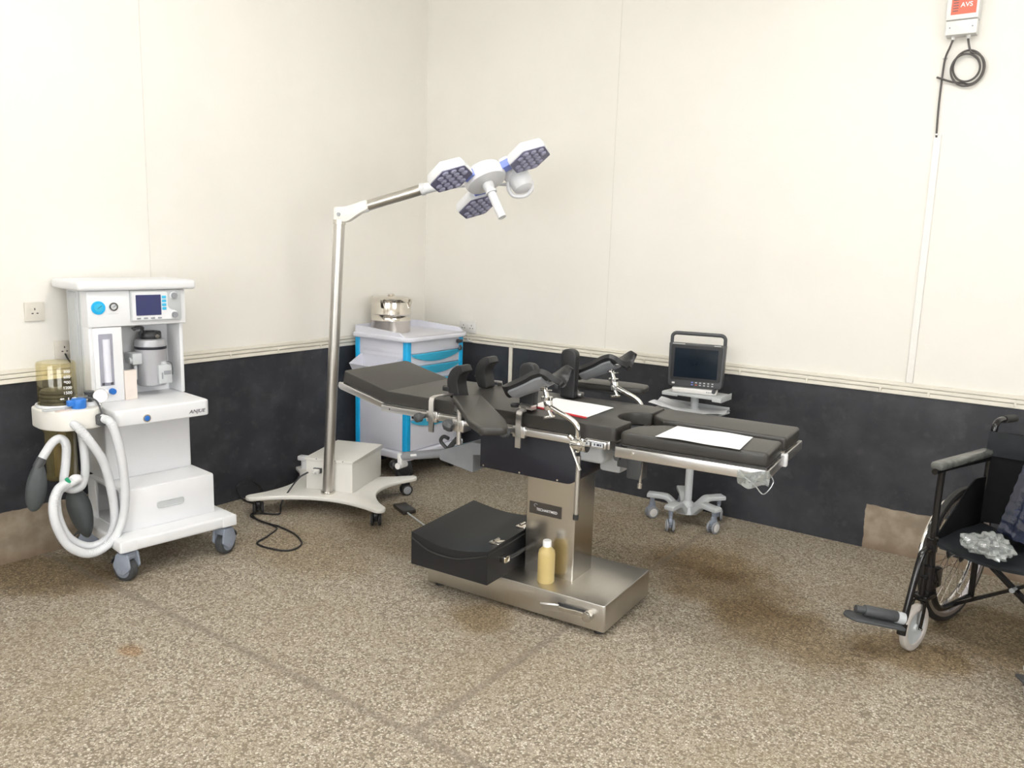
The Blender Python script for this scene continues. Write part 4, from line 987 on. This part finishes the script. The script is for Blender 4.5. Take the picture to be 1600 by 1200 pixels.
# ------------------------------------------------------------------ patient monitor on its stand
SX, SY = 2.275, -.262
def monitor_stand():
    t = thing('monitor_stand', 'grey five-legged rolling stand carrying a patient monitor against the dark wall', 'monitor stand', (SX, SY, 0), 0)
    b = B()
    for k in range(5):
        a = math.radians(51+72*k); m = Matrix.Rotation(a, 4, 'Z')
        b.prism(rounded([(0, .070), (.07, .070), (.125, .128), (.235, .128), (.235, .155), (.115, .155), (.055, .105), (0, .105)], [0, .01, .02, .008, .012, .02, .02, 0]), -.030, .030, m @ FRONT, .007, 2)
    b.cyl((0, 0, .068), (0, 0, .108), .070, .058, 5*6)
    b.obj('star_base', 'lgrey', t)
    c0 = None
    for k in range(5):
        a = 51+72*k; p = (.205*math.cos(math.radians(a)), .205*math.sin(math.radians(a)), 0); r = (20, 150, -35, 30, -15)[k]
        if c0 is None: c0 = swivel_caster(t, p, r, .129, .036, .050, 'blugrey', 'mgrey', 'sockw', twin=True)
        else: copy_part(c0, t, p, r)
    pl = B().lathe([(.046, .105), (.040, .118), (.0225, .135)], None, 28).cyl((0, 0, .10), (0, 0, .765), .0225, seg=28).obj('pole', 'lgrey', t)
    sh = B().prism(rounded([(-.165, -.085), (.190, -.10), (.190, .09), (-.155, .09)], [.015, .015, .05, .05]), .765, .773, None, .002).box(-.165, -.07, -.089, -.083, .752, .772, .002).box(-.07, .14, -.096, -.088, .760, .772, .002).box(.14, .192, -.104, -.096, .752, .772, .002).box(.186, .192, -.10, .06, .750, .785, .002).obj('monitor_plate', 'lgrey', t)
    lw = B().prism(rounded([(-.205, -.10), (.175, -.12), (.19, .07), (-.19, .08)], .02), .668, .676, None, .002).box(-.20, .18, .068, .075, .668, .70, .002).cyl((0, 0, .64), (0, 0, .69), .030, seg=24).obj('lower_tray', 'lgrey', t)
monitor_stand()
def plastic_sheet():
    def f(u, v):
        return V((-.225+.42*u+.01*math.sin(v*5), -.135+.20*v+.012*math.sin(u*8), .001+.016*(math.sin(u*6.5+1.)*.5+.5)*(math.sin(v*7+u*3)*.5+.5)+.02*max(0, .18-u)/.18+.012*(1-v)*max(0, u-.8)*4))
    o = B().sheet(f, 26, 14, .0012).obj('plastic_sheet', MT['plastic_sheet'])
    tag(o, 'crinkled clear plastic wrapping sheet lying on the lower tray of the monitor stand', 'plastic sheet', (SX, SY, .6775), 0)
MT['plastic_sheet'] = clear('crinkled_white_plastic', (.90, .92, .93), .18, .15, .72, (.78, .79, .81))
plastic_sheet()
def patient_monitor():
    t = thing('patient_monitor', 'black patient monitor with a carry handle and blank screen on the grey stand', 'patient monitor', (SX+.004, SY-.012, .7735), 12); t.scale = (.94, 1, 1)
    T = rot4('X', -1.5, (0, 0, .055))
    st = B().prism(rounded([(-.135, -.055), (.135, -.055), (.125, .06), (-.125, .06)], .02), 0, .030, None, .008, 3).box(-.12, .12, -.02, .05, .02, .06, .008).obj('monitor_foot', 'sockw', t)
    for k in range(4): B().box(.075+k*.010, .081+k*.010, -.0565, -.054, .013, .020).obj('foot_button', 'mgrey', st)
    Fm = T @ axes((0, -.045, 0), (1, 0, 0), (0, 0, 1), (0, -1, 0))
    # casing outline with the handle opening
    outer = rounded([(-.160, .034), (.160, .034), (.166, .262), (.158, .338), (-.158, .338), (-.166, .262)], [.022, .022, .02, .022, .022, .02], 5)
    body = B().prism(rounded([(-.160, .034), (.160, .034), (.166, .278), (-.166, .278)], [.022, .022, .006, .006], 5), -.060, .0, Fm, .008, 3).obj('monitor_case', 'dgrey', t)
    h = B().tube([Fm @ V((x, z, -.030)) for x, z in ((-.157, .265), (-.157, .300), (-.155, .318), (-.140, .331), (-.11, .333), (0, .333), (.11, .333), (.140, .331), (.155, .318), (.157, .300), (.157, .265))], .0105, 12, 4).obj('carry_handle', 'dgrey', t)
    B().prism(rounded([(-.148, .072), (.148, .072), (.152, .270), (-.152, .270)], .012), 0, .003, Fm, .001, 1).obj('front_bezel', 'black', body)
    B().prism(rect(-.128, .128, .088, .252, .003), .003, .0042, Fm).obj('display', 'darkscreen', body)
    B().prism(rect(-.135, -.118, .048, .058, .002), 0, .0015, Fm).prism(rect(-.145, -.07, .2735, .2765), -.001, .0008, Fm).prism(rect(.10, .14, .2735, .2765), -.001, .0008, Fm).obj('front_marking', 'sockw', body)
    for k in range(6):
        for r in range(2):
            B().prism(rounded([(-.020+k*.024, .047+r*.013), (-.008+k*.024, .047+r*.013), (-.008+k*.024, .053+r*.013), (-.020+k*.024, .053+r*.013)], .003), 0, .0022, Fm).obj('panel_key', 'orange' if (k == 1 and r == 0) else ('periw' if k == 0 else 'lgrey'), body)
    B().cyl(Fm @ V((.118, .022, -.03)), Fm @ V((.118, .022, .012)), .012, seg=14).obj('side_socket', 'dgrey', body)
patient_monitor()
# ------------------------------------------------------------------ wheelchair
MT['blackfab'] = mat('black_nylon_fabric', (.005, .005, .006), .7, spec=.15, var=.25, vscale=14, bump=.1, bscale=600)
MT['seatfab'] = mat('dark_slate_fabric', (.013, .015, .018), .6, spec=.25, var=.3, vscale=9, bump=.1, bscale=500)
MT['armwrap'] = mat('wrapped_grey_pad', (.085, .088, .082), .25, var=.35, vscale=22, bump=.5, bscale=60)
MT['wrapdark'] = mat('plastic_wrapped_navy_vinyl', (.012, .016, .036), .16, var=.5, vscale=9, bump=.9, bscale=24, coat=.6)
MT['rim'] = mat('bright_wheel_rim', (.62, .60, .66), .25, .9, var=.05)
M_WC = Matrix.Translation((3.97, -.783, 0)) @ Matrix.Rotation(math.radians(-18), 4, 'Z')
def wheelchair():
    t = thing('wheelchair', 'black folding wheelchair with plastic-wrapped parts by the wall at the right', 'wheelchair', (3.97, -.783, 0), -18)
    SIDEX = lambda x: axes((x, 0, 0), (0, 1, 0), (0, 0, 1), (1, 0, 0))
    for s in (-1, 1):
        x = s*.232
        f = B()
        f.tube([(x, -.337, .738), (x, -.342, .62), (x, -.340, .45), (x, -.325, .33), (x, -.29, .22), (x, -.235, .14), (x, -.16, .115), (x, .05, .11)], .0135, 12)
        f.tube([(x, -.40, .742), (x, -.37, .744), (x, -.2, .742), (x, .07, .735)], .012, 10)
        f.tube([(x, .075, .10), (x, .075, .60), (x, .085, .84), (x, .100, .885), (x, .14, .895), (x, .20, .893)], .0130, 12)
        f.tube([(x, -.345, .425), (x, -.1, .428), (x, .075, .43)], .0135, 12)
        f.box(x-.016, x+.016, -.335, -.250, .235, .32, .01).cyl((x, -.345, .20), (x, -.345, .34), .020, seg=16)
        f.box(x-.016, x+.016, -.36, -.28, .255, .275, .005).tube([(x, -.385, .30), (x, -.33, .285), (x, -.29, .25)], .012, 8)
        fr = f.obj('side_frame', 'gloss_black', t)
        B().cyl((x, .17, .894), (x, .275, .888), .0175, .0165, 16).obj('push_grip', 'rubber', fr)
        # armrest
        B().box(x-.026, x+.026, -.395, .055, .748, .780, .013, 3).obj('armrest_pad', 'armwrap', t, label='grey armrest pad wrapped in clear plastic')
        B().prism(rounded([(-.325, .44), (.07, .44), (.07, .655), (-.03, .660), (-.10, .625), (-.18, .56), (-.30, .475), (-.325, .46)], .01), -.003, .003, SIDEX(x), .001).obj('skirt_guard', 'blackfab', t)
        # footrest hanger
        h = B()
        h.tube([(x, -.335, .30), (x, -.345, .39), (x, -.375, .418), (x, -.415, .408), (x, -.445, .34), (x, -.487, .20), (x, -.512, .10)], .0135, 12)
        h.box(x-.018, x+.018, -.36, -.33, .40, .46, .004).tube([(x-.015*s, -.36, .44), (x-.03*s, -.375, .475)], .007, 8)
        h.cyl((x, -.512, .09), (x, -.505, .135), .018, seg=14)
        hg = h.obj('footrest_hanger', 'gloss_black', t)
        mf = Matrix.Translation((x, -.512, .140)) @ Matrix.Rotation(math.radians(s*36), 4, 'Z') @ Matrix.Rotation(math.radians(-10), 4, 'X')
        B().prism(rounded([(-.050, -.005), (.050, -.005), (.045, -.215), (.0, -.245), (-.045, -.215)], [.01, .01, .02, .02, .02]), -.018, -.006, mf, .004).obj('footplate', 'dgrey', hg)
        B().cyl(mf @ V((0, -.03, .020)), mf @ V((0, -.165, .020)), .022, seg=16, bev=.003).cyl(mf @ V((0, -.165, .020)), mf @ V((0, -.200, .020)), .015, seg=12).obj('heel_loop', 'dgrey', hg)
        B().cyl(mf @ V((0, .0, .016)), mf @ V((0, -.03, .018)), .024, seg=14).obj('plate_hinge', 'lgrey', hg)
        # front caster
        cx, cy, r = s*.228, -.420, .098
        fk = B().cyl((cx, cy+.025, .205), (cx, cy+.03, .30), .011, seg=12)
        fk.strap([(cx-.024, cy, r), (cx-.026, cy+.01, .17), (cx-.022, cy+.02, .205), (cx, cy+.025, .212), (cx+.022, cy+.02, .205), (cx+.026, cy+.01, .17), (cx+.024, cy, r)], .020, .005, (0, 1, 0))
        fk.box(cx-.03, cx+.03, cy+.01, cy+.10, .212, .232, .005)
        fk_o = fk.obj('caster_fork', 'gloss_black', t)
        wm = axes((cx, cy, r), (0, 1, 0), (0, 0, 1), (1, 0, 0))
        w = B().lathe([(.070, -.012), (.084, -.015), (.096, -.010), (.098, 0), (.096, .010), (.084, .015), (.070, .012), (.066, 0), (.070, -.012)], wm, 32).obj('caster_tyre', 'tyre', fk_o)
        B().lathe([(0, -.014), (.015, -.014), (.018, -.006), (.062, -.004), (.072, -.009), (.072, .009), (.062, .004), (.018, .006), (.015, .014), (0, .014)], wm, 28).obj('caster_hub', 'lgrey', fk_o)
        B().cyl((cx-.032, cy, r), (cx+.032, cy, r), .006, seg=10).obj('caster_axle', 'chrome', fk_o)
        # rear wheel
        wx = s*.285
        wm = axes((wx, 0, .302), (0, 1, 0), (0, 0, 1), (1, 0, 0))
        rw = B().lathe([(.276, -.012), (.288, -.016), (.299, -.011), (.302, 0), (.299, .011), (.288, .016), (.276, .012), (.276, -.012)], wm, 64).obj('rear_tyre', 'rubber', t)
        B().lathe([(.258, -.010), (.262, -.013), (.279, -.014), (.279, .014), (.262, .013), (.258, .010), (.258, -.010)], wm, 64).obj('wheel_rim', 'rim', rw)
        sp = B()
        for k in range(28):
            a = 2*PI*k/28; a2 = a+(.5 if k % 2 else -.5); hx = .022 if (k//2) % 2 else -.022
            sp.cyl(wm @ V((.028*math.cos(a2), .028*math.sin(a2), hx)), wm @ V((.26*math.cos(a), .26*math.sin(a), 0)), .0011, seg=5)
        sp.obj('spokes', 'chrome', rw)
        B().lathe([(0, -.035), (.016, -.035), (.030, -.026), (.018, -.02), (.018, .02), (.030, .026), (.016, .035), (0, .035)], wm, 20).obj('wheel_hub', 'dgrey', rw)
        ring = [(wx+s*.035, .255*math.cos(2*PI*k/40), .302+.255*math.sin(2*PI*k/40)) for k in range(40)]
        hr = B().tube(ring, .008, 8, 1, True, False)
        for k in range(6):
            a = 2*PI*k/6; hr.cyl((wx+s*.035, .255*math.cos(a), .302+.255*math.sin(a)), (wx+s*.005, .262*math.cos(a), .302+.262*math.sin(a)), .004, seg=6)
        hr.obj('hand_rim', 'chrome', rw)
        # parking brake
        B().box(x-.02, x+.02, -.24, -.19, .385, .43, .004).tube([(x-s*.0+s*.02, -.22, .40), (x+s*.025, -.25, .45), (x+s*.025, -.27, .50)], .007, 8).cyl((x-.02, -.16, .395), (x+.045*s, -.16, .395), .012, seg=12).obj('brake', 'dgrey', t)
        # cross brace
        B().strap([(-s*.225, -.10+s*.012, .115), (0, -.10+s*.012, .27), (s*.215, -.10+s*.012, .425)], .030, .014, (0, 1, 0)).obj('cross_brace', 'gloss_black', t)
    B().cyl((0, -.135, .27), (0, -.065, .27), .010, seg=12).obj('brace_bolt', 'lgrey', t)
    # seat and back slings
    B().sheet(lambda u, v: V((-.232+.464*u, -.345+.42*v, .452-.028*math.sin(PI*u)-.004*math.sin(v*9+u*5))), 18, 14, .012).obj('seat_sling', 'seatfab', t)
    B().sheet(lambda u, v: V((-.232+.464*u, .070+.045*math.sin(PI*u)+.012*v, .455+.395*v+.004*math.sin(u*8))), 18, 14, .012).obj('back_sling', 'blackfab', t)
    B().sheet(lambda u, v: V((-.236+.472*u, .052+.045*math.sin(PI*u)-.006*math.sin(v*PI), .750+.105*v)), 18, 8, .010).obj('back_flap', 'seatfab', t)
wheelchair()
def wrapped_cushion():
    n = lambda a, b2, c: .004*math.sin(a*31+c*17)+.003*math.sin(b2*43+a*11)
    b = B(); tb = bmesh.new(); bmesh.ops.create_cube(tb, size=1); bmesh.ops.subdivide_edges(tb, edges=tb.edges[:], cuts=16, use_grid_fill=True)
    for v in tb.verts:
        p = v.co.copy(); q = V((p.x*.30, p.y*.09, p.z*.30)); k = 1-.10*(abs(p.x*2)**4+abs(p.z*2)**4)*.6
        q.y *= k; nn = p.normalized(); v.co = q+nn*n(p.x, p.z, p.y)
    b._add(tb)
    o = b.obj('wrapped_cushion', 'wrapdark', None, 70)
    tag(o, 'dark navy cushion in shiny plastic wrapping standing on the wheelchair seat', 'cushion')
    o.matrix_world = M_WC @ Matrix.Translation((.085, -.060, .602)) @ Matrix.Rotation(math.radians(-13), 4, 'X') @ Matrix.Rotation(math.radians(8), 4, 'Y')
    b = B()
    def f(p):
        return p*(1+.15*math.sin(p.x*70+p.z*50)+.13*math.sin(p.y*80-p.x*40)+.09*math.sin(p.x*190+p.y*150)+.07*math.sin(p.z*240-p.y*170))
    b.ell((0, 0, 0), (.085, .07, .040), None, 44, f)
    o = b.obj('plastic_bag', 'plastic', None, 25)
    tag(o, 'crumpled clear plastic bag on the front edge of the wheelchair seat', 'plastic bag')
    o.matrix_world = M_WC @ Matrix.Translation((-.035, -.30, .482))
wrapped_cushion()

# ------------------------------------------------------------------ wall mounted voltage switcher
def voltage_switcher():
    t = thing('voltage_switcher', 'white voltage switcher box with orange-red label and coiled grey cable high on the wall', 'electrical box', (3.385, -.001, 2.61), 0)
    Fb = axes((0, 0, 0), (1, 0, 0), (0, 0, 1), (0, -1, 0))
    b = B().prism(rect(-.070, .068, .068, .215, .006), 0, .078, Fb, .006, 3).obj('casing', 'sockw', t)
    B().prism(rect(-.067, .066, .002, .066, .005), 0, .070, Fb, .005, 2).obj('terminal_cover', 'sockw', t)
    for x in (-.048, .047): B().lathe([(0, .0705), (.0035, .0705), (.004, .0715), (0, .072)], Fb @ Matrix.Translation((x, .034, 0)), 10).obj('cover_screw', 'mgrey', t)
    B().prism(rect(-.050, .056, .090, .182, .001), .078, .0785, Fb).obj('front_label', 'orange', b)
    text('AVS', 'label_lettering', 'paper', b, (.014, -.0787, .130), (1, 0, 0), (0, 0, 1), .021)
    for k in range(5): B().prism(rect(-.043, -.020, .104+k*.012, .108+k*.012), .0785, .0788, Fb).obj('label_line', 'dgrey', b)
    for x in (-.034, .030): B().cyl((x, -.035, .004), (x, -.035, -.014), .010, .008, 14).obj('cable_gland', 'sockw', t)
    B().tube([(-.034, -.035, -.012), (-.044, -.032, -.045), (-.058, -.022, -.08), (-.064, -.014, -.12), (-.066, -.012, -.20), (-.066, -.012, -.32), (-.062, -.012, -.44), (-.060, -.009, -.455)], .0048, 10).obj('supply_cable', 'cable', t)
    B().box(-.072, -.052, -.018, -.0, -.092, -.084, .002).box(-.070, -.052, -.018, 0, -.448, -.440, .002).obj('cable_clip', 'sockw', t)
    cx, cz = .040, -.145
    pts = [(.030, -.035, -.012), (.036, -.034, -.04), (.045, -.032, -.068)]
    for k in range(0, 36):
        a = math.radians(78-k*25.94); r = .070+.012*math.sin(k*.27)
        pts.append((cx+r*.86*math.cos(a)+.006*math.sin(k*.4), -.030-.006*math.sin(k*.7)+.0004*k, cz+r*math.sin(a)))
    pts += [(-.012, -.026, -.206), (-.045, -.024, -.194), (-.088, -.022, -.176)]
    B().tube(pts, .0048, 10, 4).obj('coiled_cable', 'cable', t)
voltage_switcher()

# ------------------------------------------------------------------ wall sockets
def socket(label, mtx, w, h, m, gangs, name='wall_socket'):
    t = bpy.data.objects.new(name, None); COL.objects.link(t); t.matrix_world = mtx
    t['label'] = label; t['category'] = 'socket'; t['group'] = 'wall sockets'
    Fb = axes((0, 0, 0), (1, 0, 0), (0, 0, 1), (0, -1, 0))
    p = B().prism(rect(-w/2, w/2, -h/2, h/2, .004), 0, .011, Fb, .003, 2).obj('face_plate', m, t)
    for g in range(gangs):
        cx = (g-(gangs-1)/2)*w*.5
        b = B()
        for x, z_, ww, hh in ((cx, .012, .0025, .005), (cx-.011, -.008, .0045, .0025), (cx+.011, -.008, .0045, .0025)): b.box(x-ww, x+ww, -.0116, -.0105, z_-hh, z_+hh)
        b.obj('pin_holes', 'hole', p)
        if gangs > 1: B().box(cx-.006+(.03 if g == 0 else -.03), cx+.006+(.03 if g == 0 else -.03), -.014, -.010, .006, .026, .002).obj('switch', m, p)
    return t
ml = lambda y, z: Matrix.Translation((.001, y, z)) @ Matrix.Rotation(math.radians(90), 4, 'Z')
socket('cream single wall socket higher on the left wall near the photo edge', ml(-2.765, 1.190), .088, .088, 'socket', 1)
s2 = socket('cream single wall socket just above the trunking behind the anaesthesia machine', ml(-2.640, 1.000), .088, .088, 'socket', 1)
B().tube([(.0, -.014, -.02), (.005, -.035, -.05), (.035, -.04, -.085), (.06, -.03, -.10)], .004, 8).obj('appliance_lead', 'black', s2)
s3 = socket('white double wall socket above the trunking in the room corner beside the drawer trolley', Matrix.Translation((.418, -.001, .972)), .146, .086, 'sockw', 2)
B().tube([(.01, -.008, -.043), (.01, -.012, -.07), (.011, -.018, -.09)], .004, 8).box(.0, .022, -.024, -.012, -.108, -.088, .003).tube([(.022, -.02, -.096), (.045, -.022, -.102), (.06, -.02, -.100)], .006, 8).obj('feed_cable', 'sockw', s3)

# ------------------------------------------------------------------ camera, world, view
cam = bpy.data.cameras.new('camera'); cam.sensor_width = 36; cam.lens = 36*1274.35/1600; cam.clip_start = .05
co = bpy.data.objects.new('camera', cam); COL.objects.link(co)
yaw, pitch, roll = .612614698, .171897166, .0314821825
f = V((-math.sin(yaw)*math.cos(pitch), math.cos(yaw)*math.cos(pitch), -math.sin(pitch)))
r0 = V((math.cos(yaw), math.sin(yaw), 0)); u0 = r0.cross(f)
r = r0*math.cos(roll)+u0*math.sin(roll); u = -r0*math.sin(roll)+u0*math.cos(roll)
co.matrix_world = axes((4.04582514, -4.59469412, 1.58), r, u, -f)
sc = bpy.context.scene; sc.camera = co
w = bpy.data.worlds.new('world'); w.use_nodes = True; w.node_tree.nodes['Background'].inputs[0].default_value = (.9, .93, 1, 1); w.node_tree.nodes['Background'].inputs[1].default_value = .2
sc.world = w
sc.view_settings.view_transform = 'Standard'; sc.view_settings.look = 'None'; sc.view_settings.gamma = 1.; sc.view_settings.use_curve_mapping = False
sc.view_settings.exposure = 1.3
